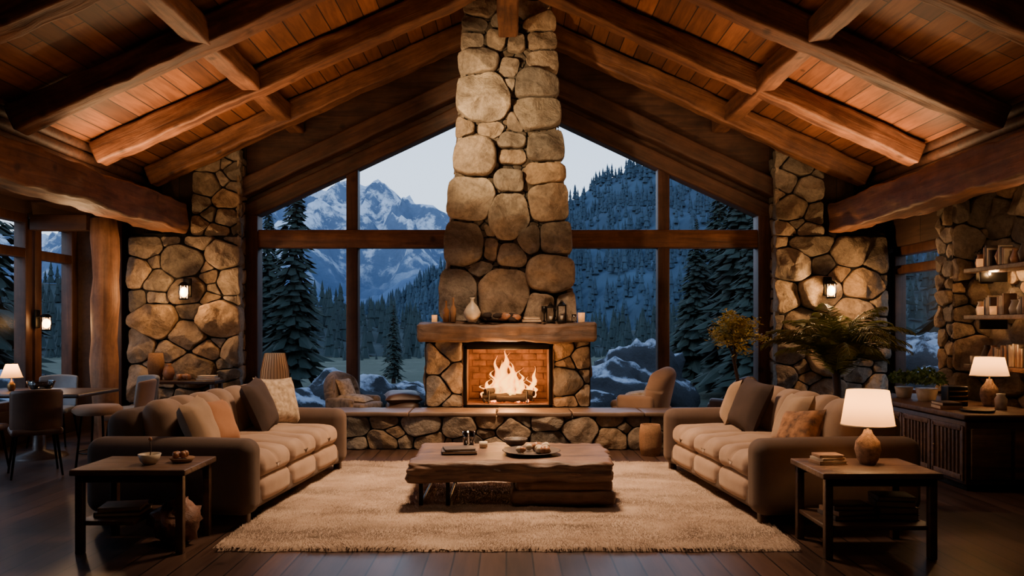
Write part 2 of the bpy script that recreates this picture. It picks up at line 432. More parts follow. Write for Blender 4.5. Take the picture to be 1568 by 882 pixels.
# ================================================================= ROOM SHELL
YB = 11.1
def roofz(x): return 5.95-.45*abs(x)
box('floor', -6.4, 5.7, -2.2, YB+.1, -.12, 0, M_FLOOR, .001)
def prism(name, pts, axis, a0, a1, m):
    n = len(pts); mb = MB(); vs = []
    for a in (a0, a1):
        for (p, q) in pts: vs.append((p, a, q) if axis == 'Y' else (a, p, q))
    fs = [list(range(n))[::-1], list(range(n, 2*n))]+[[i, (i+1) % n, n+(i+1) % n, n+i] for i in range(n)]
    mb.add(vs, fs, m, False); return mb.obj(name)
for nm, s in (('ceiling_left', -1), ('ceiling_right', 1)):
    prism(nm, [(0, roofz(0)), (s*6.6, roofz(6.6)), (s*6.6, roofz(6.6)+.2), (0, roofz(0)+.2)], 'Y', -2.3, YB+.9, M_CEIL)
zt = lambda x: 4.78-.469*abs(x)
for s, nm in ((-1, 'wall_far_left'), (1, 'wall_far_right')):
    xo = 6.4 if s < 0 else 5.6
    prism(nm, [(s*3.78, 0), (s*xo, 0), (s*xo, roofz(xo)), (s*3.78, roofz(3.78))], 'Y', YB, YB+.15, M_WALL)
    prism('wall_gable_'+('left' if s < 0 else 'right'), [(0, zt(0)), (s*3.78, zt(3.78)), (s*3.78, roofz(3.78)), (0, roofz(0))], 'Y', YB+.02, YB+.15, M_BEAMD)
    beam('trim_gable_lower', (s*3.85, YB-.02, zt(3.85)+.11), (0, YB-.02, zt(0)+.11), .2, .22, M_BEAMD)
    beam('trim_gable_upper', (s*4.4, YB-.12, zt(4.4)+.46), (0, YB-.12, zt(0)+.46), .22, .26, M_BEAMD)
prism('wall_behind_camera', [(-6.4, 0), (5.6, 0), (5.6, roofz(5.6)), (0, roofz(0)), (-6.4, roofz(6.4))], 'Y', -2.3, -2.15, M_WALL)
box('wall_right', 5.62, 5.8, -2.2, 9.2, 0, 3.6, M_WALL)
box('wall_right_header', 5.45, 5.7, 9.2, YB, 2.62, 3.6, M_WALL)
box('wall_right_sill', 5.45, 5.7, 9.2, YB, 0, .55, M_WALL)
box('wall_left_header', -6.4, -6.2, -2.2, YB, 2.95, 3.3, M_WALL)
box('wall_left_sill', -6.4, -6.2, -2.2, YB, 0, .45, M_WALL)
box('wall_left', -6.4, -6.2, -2.2, 5.0, .45, 2.95, M_WALL)
box('ceiling_alcove_left', -6.3, -4.75, -2.2, YB, 3.12, 3.2, M_BEAMD)
box('ceiling_alcove_right', 4.75, 5.62, -2.2, YB, 3.12, 3.2, M_BEAMD)
for s, nm in ((-1, 'left'), (1, 'right')):
    mb = MB()   # stacked log infill above the side beams
    mb.rbox((.08, YB+2.2, .62), (s*5.13, (YB-2.2)/2, 3.45), .01, M_WALL, 1)
    for k in range(4): mb.tube([(s*5.06, -2.1+i*1.1, 3.26+k*.13) for i in range(13)], .07, M_BEAMD, 8)
    mb.obj('wall_clerestory_'+nm)
for s in (-1, 1):
    beam('tie_beam', (s*4.58, -2, 2.99), (s*4.58, 10.56, 2.99), .36, .40, M_BEAM, .04)
    beam('alcove_joist', (s*5.02, -2, 3.0), (s*5.02, 8.5 if s > 0 else 10.5, 3.0), .18, .18, M_BEAMD)
for y in (10.55, 9.2, 7.66, 6.1, 4.6, 3.0, 1.2, -.8):
    for s in (-1, 1):
        beam('rafter', (s*4.92, y, 5.765-.45*4.92), (s*.14, y, 5.765-.063), .24, .28, M_BEAM, .026)
for s in (-1, 1):
    beam('purlin', (s*3.05, -2.1, roofz(3.05)-.17), (s*3.05, YB, roofz(3.05)-.17), .22, .24, M_BEAM, .02)
beam('ridge_beam', (0, -2.1, 5.40), (0, 9.82, 5.40), .24, .44, M_BEAM, .02)
w = MB()
gl = [(-3.6, .32), (3.6, .32), (3.6, zt(3.6)), (0, zt(0)), (-3.6, zt(3.6))]
w.add([(x, YB+.05, z) for x, z in gl], [[0, 1, 2, 3, 4]], M_GLASS, False)
for s in (-1, 1):
    w.rbox((.22, .24, zt(3.7)+.05), (s*3.69, YB, (zt(3.7)+.05)/2), .015, M_FRAME, 1)
    w.rbox((.17, .18, zt(2.24)+.1), (s*2.24, YB+.02, (zt(2.24)+.1)/2), .015, M_FRAME, 1)
w.rbox((7.2, .2, .26), (0, YB+.01, 2.76), .02, M_BEAM, 1)
w.rbox((7.2, .24, .32), (0, YB, .16), .02, M_FRAME, 1)
w.obj('window_1')
def sidewin(name, x, y0, y1, z0, z1, bars):
    w = MB(); w.add([(x, y0, z0), (x, y1, z0), (x, y1, z1), (x, y0, z1)], [[0, 1, 2, 3]], M_GLASS, False)
    for y in (y0, y1): w.rbox((.16, .14, z1-z0), (x, y, (z0+z1)/2), .01, M_FRAME, 1)
    for z in (z0, z1)+tuple(bars): w.rbox((.15, y1-y0, .12), (x, (y0+y1)/2, z), .01, M_FRAME, 1)
    w.obj(name)
sidewin('window_2', -6.28, 5.05, 7.45, .5, 2.9, (2.45,))
sidewin('window_3', -6.28, 7.62, 9.95, .5, 2.9, (2.45,))
sidewin('window_4', -6.28, 10.15, 11.0, .5, 2.9, (2.45,))
sidewin('window_5', 5.58, 9.28, 10.98, .58, 2.56, (2.3,))
lp = MB(); lp.tube([(0.02*math.sin(i), .02*math.cos(i*1.3), i*.264) for i in range(12)], [.165+.012*math.sin(i*2.1) for i in range(12)], M_LOG, 14)
lp.obj('log_post', X(-5.22, 9.95, 0))
box('trim_1', -6.15, -5.42, 9.87, 10.03, 2.74, 2.94, M_BEAMD)
box('trim_2', -5.66, -5.48, 10.9, 11.08, 0, 3.1, M_FRAME)

# ================================================================= STONE PILLARS
for s in (-1, 1):
    mb = MB(); yf = 10.74
    mb.add([(s*3.78, yf, 0), (s*5.26, yf, 0), (s*5.26, 11.08, 0), (s*3.78, 11.08, 0), (s*3.78, yf, 2.8), (s*5.26, yf, 2.8), (s*5.26, 11.08, 2.8), (s*3.78, 11.08, 2.8)],
           [[0, 1, 5, 4], [1, 2, 6, 5], [2, 3, 7, 6], [3, 0, 4, 7], [4, 5, 6, 7]], M_MORTAR, False)
    mb.add([(s*3.78, yf+.04, 2.8), (s*4.38, yf+.04, 2.8), (s*4.38, 11.0, 2.8), (s*3.78, 11.0, 2.8), (s*3.78, yf+.04, 4.0), (s*4.38, yf+.04, 3.75), (s*4.38, 11.0, 3.75), (s*3.78, 11.0, 4.0)],
           [[0, 1, 5, 4], [1, 2, 6, 5], [2, 3, 7, 6], [3, 0, 4, 7], [4, 5, 6, 7]], M_MORTAR, False)
    wallstones(mb, [(3.72, 0), (5.3, 0), (5.3, 2.76), (3.72, 2.76)], lambda u, v, h: (s*u, yf-h, v), .07, .36, 1200, bulge=.20, gap=.012, dark=.92)
    wallstones(mb, [(3.72, 2.76), (4.42, 2.76), (4.42, 3.75), (3.72, 4.0)], lambda u, v, h: (s*u, yf+.02-h, v), .07, .24, 400, bulge=.15, gap=.012, dark=.8)
    wallstones(mb, [(yf-.02, 0), (11.05, 0), (11.05, 3.9), (yf-.02, 3.9)], lambda u, v, h: (s*(3.77-h*.45), u, v), .07, .15, 300, bulge=.07)
    mb.obj('stone_pillar')
mb = MB()
mb.add([(5.6, 6.2, 0), (5.6, 9.2, 0), (5.6, 9.2, 3.1), (5.6, 6.2, 3.1), (5.62, 6.2, 0), (5.62, 9.2, 0), (5.62, 9.2, 3.1), (5.62, 6.2, 3.1)], [[0, 1, 2, 3], [4, 5, 6, 7]], M_MORTAR, False)
mb.rbox((.5, .3, 3.1), (5.38, 9.0, 1.55), .02, M_MORTAR, 1)
wallstones(mb, [(6.2, 0), (8.9, 0), (8.9, 3.1), (6.2, 3.1)], lambda u, v, h: (5.6-h, u, v), .08, .36, 1000, bulge=.17, gap=.012)
wallstones(mb, [(5.12, 0), (5.6, 0), (5.6, 3.1), (5.12, 3.1)], lambda u, v, h: (u, 8.86-h, v), .08, .28, 400, bulge=.13, gap=.012)
wallstones(mb, [(8.85, 0), (9.15, 0), (9.15, 3.1), (8.85, 3.1)], lambda u, v, h: (5.14-h, u, v), .08, .16, 300, bulge=.11)
mb.obj('stone_side_wall')

# ================================================================= FIREPLACE
mb = MB(); YF = 9.95; Z0 = 1.5
prof = [(1.54, .88), (2.2, .84), (2.93, .77), (4.1, .66), (5.3, .61), (5.72, .60)]
def cw(z):
    for (a, b), (c, d) in zip(prof, prof[1:]):
        if z <= c: return b+(d-b)*(max(z, a)-a)/(c-a)
    return prof[-1][1]
for (a, b), (c, d) in zip(prof, prof[1:]):
    b -= .06; d -= .06
    mb.add([(-b, YF+.03, a), (b, YF+.03, a), (b, 10.98, a), (-b, 10.98, a), (-d, YF+.03, c), (d, YF+.03, c), (d, 10.98, c), (-d, 10.98, c)],
           [[0, 1, 5, 4], [1, 2, 6, 5], [2, 3, 7, 6], [3, 0, 4, 7], [4, 5, 6, 7]], M_MORTAR, False)
SL = [(703,765,80,112),(765,790,95,122),(805,848,80,115),(703,778,115,190),(778,848,110,152),(780,850,153,200),(725,770,190,210),(757,803,207,230),
(700,757,210,270),(803,857,205,250),(757,803,230,250),(797,860,252,282),(755,797,262,292),(686,757,275,337),(745,805,297,370),(808,865,282,340),
(681,738,342,408),(790,825,348,388),(822,870,343,392),(738,758,365,400),(757,803,375,408),(800,875,393,447),(715,752,403,420),(730,810,412,480),
(668,725,412,480),(805,845,447,490),(850,878,450,490),(703,725,190,208),(778,800,175,205),(745,760,340,362),(765,790,122,136),
(710,740,52,78),(742,772,50,76),(775,800,58,80),(802,846,52,78),(710,745,30,50),(748,790,26,46),(795,846,28,50),(712,760,4,28),(765,846,2,26)]
S = []
for (a, b, c, d) in SL:   # stones surveyed on the chimney face, in metres
    S.append((((a+b)/2-775)*.0085, Z0-((c+d)/2-500)*.0085, .5*.0085*math.sqrt((b-a)*(d-c))*.98, (b-a)*.0085/2*1.08, (d-c)*.0085/2*1.08))
outline = [(-.92, 1.5), (.92, 1.5), (.62, 5.72), (-.62, 5.72)]
wallstones(mb, [(-.84, 1.5), (.84, 1.5), (.56, 5.7), (-.56, 5.7)], lambda u, v, h: (u, YF+.03-h, v), .035, .08, 2200, bulge=.04, gap=.008, dark=.4)
stones(mb, ccw(outline), S, lambda u, v, h: (u, YF-h, v), gap=.015, bulge=.23, dark=1.2)
for s in (-1, 1):
    wallstones(mb, [(YF-.02, 1.5), (10.98, 1.5), (10.98, 5.5), (YF-.02, 5.5)], lambda u, v, h: (s*(cw(v)-.06+h*.5), u, v), .1, .26, 500, bulge=.13)
for s in (-1, 1):
    mb.rbox((.48, 1.05, .86), (s*.83, 10.45, .89), .02, M_MORTAR, 1)
    wallstones(mb, [(.58, .46), (1.06, .46), (1.06, 1.31), (.58, 1.31)], lambda u, v, h: (s*u, YF-.03-h, v), .08, .28, 300, bulge=.14, gap=.011, dark=.85)
    wallstones(mb, [(YF, .46), (10.97, .46), (10.97, 1.31), (YF, 1.31)], lambda u, v, h: (s*(1.05+h*.5), u, v), .1, .2, 300, bulge=.1)
mb.rbox((1.2, 1.0, .1), (0, 10.47, 1.29), .01, M_MORTAR, 1)
mb.rbox((1.2, .12, .9), (0, 10.8, .9), .01, M_BRICK, 1)
for s in (-1, 1): mb.rbox((.06, .85, .8), (s*.57, 10.4, .86), .01, M_BRICK, 1)
for r_ in range(9):
    for c_ in range(6):
        xx = -.5+c_*.2+(.1 if r_ % 2 else 0)
        if xx < .52: mb.rbox((.185, .03, .078), (xx, 10.735, .54+r_*.09), .006, M_BRICK, 1)
mb.rbox((1.2, .95, .04), (0, 10.4, .47), .005, M_BRICK, 1)
for s in (-1, 1): mb.rbox((.05, .06, .80), (s*.55, YF-.05, .86), .006, M_METAL, 1)
mb.rbox((1.14, .06, .06), (0, YF-.05, 1.235), .006, M_METAL, 1); mb.rbox((1.14, .06, .035), (0, YF-.05, .475), .006, M_METAL, 1)
mb.obj('stone_fireplace')
def dm(o):
    n = noise.noise_vector((o.x*2.2, o.y*4, o.z*4)); n2 = noise.noise_vector((o.x*8, o.y*9, o.z*9))
    return o+Vector((n.x*.03, n.y*.05+n2.y*.018, n.z*.032+n2.z*.014))
mm = MB(); mm.rbox((2.28, .52, .23), (0, 0, 0), .045, M_MANTEL, 3, 40, None, dm); mm.obj('mantel_shelf', X(-.02, 9.84, 1.425))
mb = MB(); mb.rbox((6.0, .48, .40), (0, 9.64, .2), .01, M_MORTAR, 1)
wallstones(mb, [(-3, 0), (3, 0), (3, .41), (-3, .41)], lambda u, v, h: (u, 9.40-h, v), .07, .26, 1400, bulge=.12, gap=.009, dark=.62)
for s in (-1, 1): wallstones(mb, [(9.40, 0), (9.86, 0), (9.86, .41), (9.40, .41)], lambda u, v, h: (s*(2.98+h), u, v), .08, .15, 200, bulge=.08)
x = -3.03
while x < 3.0:
    L = min(R.uniform(.7, 1.2), 3.03-x)
    if 3.03-(x+L) < .3: L = 3.03-x
    mb.rbox((L-.008, .58, .055), (x+L/2, 9.6, .43), .02, M_SLATE, 2, 6, None, lambda o: o+noise.noise_vector(o*5+Vector((x, 0, 0)))*.014)
    x += L
mb.rbox((2.1, .3, .05), (0, 9.95, .43), .01, M_SLATE, 1)
mb.obj('stone_hearth')
fl = MB()
for (x, y, h, r) in [(-.02, 10.28, .67, .11), (-.11, 10.3, .56, .10), (.08, 10.3, .50, .095), (-.19, 10.27, .38, .08), (.18, 10.3, .36, .075), (.28, 10.27, .42, .055), (.0, 10.2, .42, .11), (-.07, 10.24, .50, .085), (.03, 10.32, .60, .075), (.12, 10.22, .40, .065),
                     (-.28, 10.3, .26, .06), (.13, 10.18, .30, .07), (-.15, 10.18, .34, .07), (.35, 10.3, .20, .045), (.31, 10.32, .28, .05), (-.05, 10.33, .62, .07), (.03, 10.15, .25, .09), (-.22, 10.2, .28, .055), (.22, 10.2, .25, .055), (-.33, 10.28, .18, .045)]:
    sd = R.random()*20; n = 10; vs = []; fs = []; K = 16
    for k in range(K+1):
        t = k/K; rr = r*(math.sin(pi*min(1, t*.9+.12))**.8)*(1-t)**.7 if k < K else .001
        ox = .13*noise.noise((t*3.0, sd, 0))*t*1.6; oy = .04*noise.noise((t*2.2, sd, 5))*t
        for i in range(n):
            a = 2*pi*i/n; q = rr*(1+.5*noise.noise((math.cos(a)+sd, math.sin(a), t*5)))
            vs.append((x+ox+q*math.cos(a), y+oy+q*math.sin(a)*.7, .55+h*t))
    for k in range(K):
        for i in range(n):
            j = (i+1) % n; fs.append([k*n+i, k*n+j, (k+1)*n+j, (k+1)*n+i])
    fl.add(vs, fs, M_FLAME)
fl.obj('fire_flames')
lg = MB()
for (a, b, r) in [((-.34, 10.14, .57), (.33, 10.16, .57), .05), ((-.3, 10.4, .57), (.32, 10.36, .57), .055), ((-.3, 10.12, .63), (.1, 10.4, .67), .045), ((.34, 10.12, .61), (-.05, 10.42, .67), .04), ((-.15, 10.08, .55), (.25, 10.08, .55), .04)]:
    a = Vector(a); b = Vector(b); lg.tube([a.lerp(b, t/8)+noise.noise_vector((t*.5, r*90, 1))*.012 for t in range(9)], [r*(1+.15*math.sin(t*1.9)) for t in range(9)], M_CHAR, 10)
for i in range(40): lg.ball((R.uniform(-.34, .34), R.uniform(10.06, 10.42), .525), R.uniform(.015, .03), M_EMBER if i % 2 else M_CHAR, 6, nz=.4)
for x in (-.25, .25): lg.tube([(x, 10.05, .505), (x, 10.5, .505)], .012, M_METAL, 6); lg.tube([(x, 10.03, .505), (x, 10.03, .66)], .01, M_METAL, 6)
lg.obj('fire_logs')

# ================================================================= FURNITURE
mb = MB(); nx, ny = 150, 120; vs = []; fs = []
def rz(x, y): return .026+.014*noise.noise((x*2.2, y*4, 0))+.006*noise.noise((x*8, y*10, 2))
for j in range(ny+1):
    for i in range(nx+1):
        a = 2*i/nx-1; b = 2*j/ny-1
        e = noise.noise((a*9, b*9, 0))*.022+noise.noise((a*30, b*30, 3))*.012
        x = a*(1.95)+(e if abs(a) > .98 else 0); y = 6.73+b*1.62+(e if abs(b) > .98 else 0)
        z = rz(x, y)
        if i in (0, nx) or j in (0, ny): z = .003
        vs.append((x, y, z))
for j in range(ny):
    for i in range(nx):
        q = j*(nx+1)+i; fs.append([q, q+1, q+nx+2, q+nx+1])
mb.add(vs, fs, M_RUG, True, None, (.8, .785, .77))
def rcol(x, y):
    n = noise.noise((x*1.1, y*3.0, 1))+.8*noise.noise((x*3, y*7, 4))+.3*noise.noise((x*9, y*14, 8))
    return max(.5, min(1.15, .90+.48*n))
V = mb.v; F = mb.f; C = mb.c
for _ in range(110000):
    x = R.uniform(-1.96, 1.96); y = R.uniform(5.1, 8.36); z = rz(x, y)-.004
    lx = .03*noise.noise((x*2.2, y*2.2, 11))+R.gauss(0, .008); ly = .03*noise.noise((x*2.2, y*2.2, 17))+.004+R.gauss(0, .008); lz_ = R.uniform(.008, .016)
    a = R.uniform(-.5, .5); wx = math.cos(a)*.005; wy = math.sin(a)*.005; o = len(V)
    V.append((x-wx, y-wy, z)); V.append((x+wx, y+wy, z)); V.append((x+lx, y+abs(ly)+.011, z+lz_))
    c = rcol(x, y)*R.uniform(.93, 1.07); cc = (c, c*.99, c*.98, 1); cd = (c*.88, c*.87, c*.86, 1); C.append(cd); C.append(cd); C.append(cc)
    F.append([o, o+1, o+2]); mb.mi.append(0); mb.sm.append(False)
mb.obj('shag_rug')

def sofa(M, pillows):
    b = MB()
    b.rbox((1.2, 2.34, .16), (0, 0, .18), .04, M_SOFA, 2)
    for s in (-1, 1):
        b.rbox((1.32, .25, .57), (-.02, s*1.08, .365), .10, M_SOFA, 5, 3, None, lambda o: Vector((o.x, o.y+math.copysign(.012, o.y)*(1-(o.x/.64)**2)*(1-(o.z/.3)**2), o.z+.008*math.cos(o.x*2))))
    b.rbox((.30, 2.0, .74), (-.51, 0, .47), .12, M_SOFA, 5, 3)
    for i in (-1, 0, 1):
        y = i*.63
        b.rbox((.98, .63, .19), (.13, y, .41), .085, M_SOFA2, 5, 16, None,
               lambda o: Vector((o.x, o.y, o.z+.04*(1-(o.x/.49)**2)*(1-(o.y/.315)**2)-(.045*math.exp(-((o.y)/.03)**2) if o.z > 0 else 0)+.012*noise.noise((o.x*5+i, o.y*5, 0)))))
        b.rbox((.30, .63, .20), (.46, y, .225), .07, M_SOFA2, 4, 8, None, lambda o: Vector((o.x+.02*(1-(o.y/.315)**2), o.y, o.z)))
        b.rbox((.25, .63, .48), (0, 0, 0), .12, M_SOFA2, 5, 18, X(-.27, y, .68, 0, -.16, 0),
               lambda o: Vector((o.x+(.045*(1-(o.y/.315)**2)*(1-(o.z/.24)**2)-.055*math.exp(-(o.y/.035)**2))*(1 if o.x > 0 else .2), o.y, o.z-.04*math.exp(-(o.y/.035)**2)*(o.z > 0)+.02*noise.noise((o.y*4+i*3, o.z*4, 0)))))
    for sx in (-.55, .55):
        for sy in (-1.1, 1.1): b.rbox((.07, .07, .1), (sx, sy, .05), .01, M_DARKW, 1)
    for (y, x, z, w, t, ry, rz_, m) in pillows:
        b.pillow(w, w, .19, m, X(x, y, z, 0, 0, rz_) @ Euler((0, pi/2-ry, 0)).to_matrix().to_4x4() @ Euler((0, 0, t)).to_matrix().to_4x4())
    b.obj('sofa', M)
P1 = [(-.80, .04, .70, .47, .1, .35, .15, M_PB), (-.47, .02, .69, .43, -.08, .45, -.1, M_PO), (.40, .02, .75, .52, .12, .4, .1, M_PD), (.82, .02, .75, .50, -.05, .35, -.45, M_PC)]
P2 = [(.80, .02, .74, .48, .1, .35, .4, M_PB), (.40, .02, .75, .52, -.1, .4, -.1, M_PD), (-.80, .12, .66, .40, .15, .55, -.3, M_PP), (-.48, .02, .71, .48, .05, .4, .1, M_PB)]
P2 = [(-y, x, z, w, t, a, -c, m) for (y, x, z, w, t, a, c, m) in P2]
sofa(X(-2.42, 6.92, .0, 0, 0, math.radians(-5.5)), P1)
sofa(X(2.36, 6.92, .0, 0, 0, math.radians(180+5.5)), P2)

b = MB()
def dt(o):
    ang = math.atan2(o.y/.53, o.x/.83)
    n = noise.noise((math.cos(ang)*2.2, math.sin(ang)*2.2, 3))*.06+noise.noise((math.cos(ang)*7, math.sin(ang)*7, 5))*.035
    n2 = noise.noise_vector((o.x*6, o.y*6, o.z*26)); e = 1 if max(abs(o.x)/.83, abs(o.y)/.53) > .9 else 0
    side = (noise.noise((o.x*4, o.y*4, o.z*18))*.03+noise.noise((o.x*10, o.y*10, o.z*40))*.012)*e
    return Vector((o.x*(1+n+side), o.y*(1+n*1.4+side*1.4), o.z+(noise.noise((o.x*3, o.y*3, 0))*.010+n2.z*.006-.02*e*(o.z > 0)*abs(noise.noise((o.x*5, o.y*5, 9))))))
b.rbox((1.68, 1.08, .17), (0, 0, .285), .035, M_SLAB, 3, 48, None, dt)
b.rbox((.84, .84, .12), (.42, -.08, .06), .04, M_SLAB, 3, 26, None, dt)
b.rbox((.78, .78, .10), (.43, -.08, .160), .035, M_SLAB, 3, 26, None, dt)
for (x, y) in ((-.74, -.44), (-.52, -.44), (-.74, .42), (-.52, .42)): b.rbox((.034, .034, .22), (x, y, .11), .003, M_METAL, 1)
for y in (-.44, .42): b.rbox((.24, .03, .03), (-.63, y, .20), .003, M_METAL, 1)
for x in (-.74, -.52): b.rbox((.02, .86, .015), (x, 0, .01), .003, M_METAL, 1)
b.obj('coffee_table', X(.03, 6.72, .04))
ZT = .415
def lz(name, prof, m, x, y, z, n=20, extra=None):
    b = MB(); b.lathe(prof, m, n)
    if extra: extra(b)
    return b.obj(name, X(x, y, z))
def bowlp(r, h, t=.008): return [(.001, 0), (r*.5, 0), (r*.8, h*.35), (r, h), (r-t, h), (r*.75, h*.42), (r*.45, t), (.001, t)]
lz('glass_tumbler', [(.001, 0), (.05, 0), (.058, .12), (.054, .12), (.046, .012), (.001, .012)], M_GLASS2, -.36, 7.05, ZT, 20, lambda b: b.lathe([(.001, .012), (.045, .012), (.05, .07), (.001, .07)], M_TAN, 16))
lz('ceramic_bowl', bowlp(.11, .07), M_POT, .07, 6.97, ZT)
def food(b):
    for i in range(12): b.ball((R.uniform(-.14, .14), R.uniform(-.1, .1), .045), R.uniform(.02, .04), M_CLAY if i % 2 else M_PAGE, 8, nz=.3)
lz('serving_platter', [(.001, 0), (.15, 0), (.25, .03), (.24, .032), (.15, .01), (.001, .01)], M_POT, .2, 6.56, ZT, 28, food)
def book(name, x, y, z, rz, specs):
    b = MB(); zz = 0
    for (w, d, h, m, dr) in specs:
        Mx = X(0, 0, zz, 0, 0, dr)
        b.rbox((w-.01, d-.01, h-.008), (0, 0, h/2), .002, M_PAGE, 1, 1, Mx)
        b.rbox((w, d, .004), (0, 0, .002), .001, m, 1, 1, Mx); b.rbox((w, d, .004), (0, 0, h-.002), .001, m, 1, 1, Mx)
        b.rbox((.004, d, h), (-w/2, 0, h/2), .001, m, 1, 1, Mx); zz += h
    return b.obj(name, X(x, y, z, 0, 0, rz))
book('magazine_stack', -.42, 6.62, ZT, .1, [(.3, .22, .025, M_BOOKD, 0), (.26, .2, .018, M_POT, .1)])
b = MB(); b.lathe([(.001, 0), (.035, 0), (.038, .05), (.03, .05), (.001, .045)], M_CREAM); b.obj('candle_holder', X(-.22, 6.9, ZT))

def side_table(x0, x1, y0, y1, H, shx1, name='side_table'):
    b = MB(); cx, cy = (x0+x1)/2, (y0+y1)/2
    b.rbox((x1-x0+.05, y1-y0+.05, .04), (0, 0, H-.02), .008, M_TABLE, 2, 4)
    for sx in (-1, 1):
        for sy in (-1, 1): b.rbox((.05, .05, H-.04), (sx*((x1-x0)/2-.025), sy*((y1-y0)/2-.025), (H-.04)/2), .006, M_DARKW, 1)
    b.rbox((shx1-x0-.02, y1-y0-.04, .03), ((x0+shx1)/2-cx, 0, .2), .005, M_DARKW, 1)
    for sy in (-1, 1): b.rbox((x1-x0-.08, .025, .05), (0, sy*((y1-y0)/2-.025), H-.065), .004, M_DARKW, 1)
    return b.obj(name, X(cx, cy, 0))
side_table(2.04, 2.76, 4.93, 5.46, .56, 2.76)
side_table(-2.85, -2.14, 5.05, 5.55, .56, -2.46)
def lamp(name, x, y, z, bh, br, sh, r0, r1, watts, base=M_CLAY, shade=M_SHADE):
    b = MB(); b.lathe([(.001, 0), (br*.6, 0), (br*.65, .012), (br*.8, bh*.15), (br, bh*.42), (br*.9, bh*.66), (br*.4, bh*.88), (br*.28, bh), (.001, bh)], base, 24)
    b.tube([(0, 0, bh), (0, 0, bh+sh*.6)], .008, M_BRASS, 8)
    b.lathe([(r1, bh+.03), (r0, bh+.03+sh)], shade, 32)
    b.lathe([(r1+.003, bh+.03), (r1+.003, bh+.038)], M_PAGE, 32)
    b.ball((0, 0, bh+.03+sh*.45), .03, M_BULB, 10)
    b.obj(name, X(x, y, z))
    if watts:
        l = bpy.data.lights.new(name+'_bulb', 'POINT'); l.energy = watts; l.color = (1, .56, .24); l.shadow_soft_size = .04
        o = bpy.data.objects.new(name+'_bulb', l); scene.collection.objects.link(o); o.location = (x, y, z+bh+.03+sh*.45+.045)
lamp('table_lamp', 2.46, 5.25, .56, .235, .085, .24, .135, .172, 13, M_LBASE)
book('book_stack', 2.2, 5.28, .56, .15, [(.2, .15, .025, M_BOOKR, 0), (.18, .14, .02, M_CREAM, .1), (.17, .13, .02, M_BOOKR, -.1)])
book('book_pile', 2.3, 5.2, .216, .1, [(.3, .24, .03, M_BOOKD, 0), (.28, .22, .03, M_BOOKR, .1), (.26, .2, .03, M_BOOKD, -.1)])
book('book_pile', 2.6, 5.2, .216, -.1, [(.26, .24, .04, M_BOOKD, 0), (.26, .22, .04, M_BOOKR, .1), (.25, .2, .04, M_BOOKD, -.1), (.24, .2, .03, M_BOOKD, 0)])
book('book_pile', -2.65, 5.3, .216, .1, [(.3, .24, .03, M_BOOKD, 0), (.27, .22, .03, M_BOOKR, .1)])
lz('small_bowl', bowlp(.075, .07), M_CREAM, -2.45, 5.25, .56, 20, lambda b: (b.tube([(0, 0, .03), (.01, 0, .1), (.0, .01, .16)], .004, M_BARK, 5), b.ball((0, .01, .17), .014, M_CLAY, 6)))
def pot(b):
    for i in range(7): b.ball((R.uniform(-.05, .05), R.uniform(-.04, .04), .05), .025, M_CLAY, 8, nz=.3)
lz('fruit_dish', [(.001, 0), (.06, 0), (.085, .03), (.08, .032), (.001, .012)], M_WICK, -2.26, 5.33, .56, 20, pot)
b = MB(); b.ball((0, 0, .155), .155, M_BURL, 26, (1, 1, 1.0), .4, 3.2); b.obj('driftwood_orb', X(-2.29, 5.30, 0))
b = MB(); b.lathe([(.001, 0), (.11, 0), (.13, .12), (.13, .26), (.115, .36), (.1, .36), (.11, .1), (.001, .02)], M_WICK, 20); b.obj('wicker_basket', X(1.66, 8.95, 0))

zm = 1.555
def bottle(name, x, h, r, m, y=9.68): lz(name, [(.001, 0), (r, 0), (r, h*.55), (r*.35, h*.72), (r*.35, h*.96), (r*.42, h), (.001, h)], m, x, y, zm, 16)
lz('candle_jar', [(.001, 0), (.035, 0), (.035, .09), (.03, .09), (.001, .05)], M_CANDLE, -.93, 9.72, zm, 16)
bottle('amber_bottle', -.78, .27, .04, plain('amber_glass', (.22, .10, .04), .15)); bottle('amber_bottle', -.69, .31, .038, plain('amber_glass_2', (.28, .15, .07), .15))
lz('ceramic_vase', [(.001, 0), (.05, 0), (.10, .07), (.11, .12), (.07, .20), (.025, .25), (.022, .29), (.038, .31), (.03, .31), (.001, .28)], M_CREAM, -.45, 9.68, zm, 24)
b = MB()
for i in range(16): b.ball((R.uniform(-.19, .18), R.uniform(-.04, .04), .04+R.uniform(0, .05)), R.uniform(.03, .055), M_CHAR if i % 3 else M_CLAY, 9, (1.3, 1, .8), .4)
b.obj('pinecone_garland', X(-.08, 9.68, zm-.005))
book('mantel_books', .30, 9.70, zm, .0, [(.24, .14, .035, M_BOOKR, 0), (.2, .13, .03, M_PAGE, .1)])
def lantern(name, x, h, w):
    b = MB(); b.rbox((w, w, .015), (0, 0, .008), .003, M_METAL, 1); b.rbox((w, w, .015), (0, 0, h*.75), .003, M_METAL, 1)
    for sx in (-1, 1):
        for sy in (-1, 1): b.rbox((.01, .01, h*.75), (sx*(w/2-.006), sy*(w/2-.006), h*.375), .002, M_METAL, 1)
    b.lathe([(w*.5, h*.76), (w*.15, h*.92), (.001, h*.94)], M_METAL, 4); b.lathe([(.001, .015), (.02, .015), (.02, h*.3), (.001, h*.3)], M_CREAM, 10)
    b.tube([(-.02, 0, h*.92), (0, 0, h), (.02, 0, h*.92)], .004, M_METAL, 5); b.obj(name, X(x, 9.69, zm))
lantern('metal_lantern', .54, .25, .11); lantern('metal_lantern', .68, .28, .11); lz('dark_goblet', [(.001, 0), (.03, 0), (.008, .03), (.008, .1), (.035, .14), (.035, .2), (.03, .2), (.001, .12)], M_METAL, .455, 9.64, zm, 14)
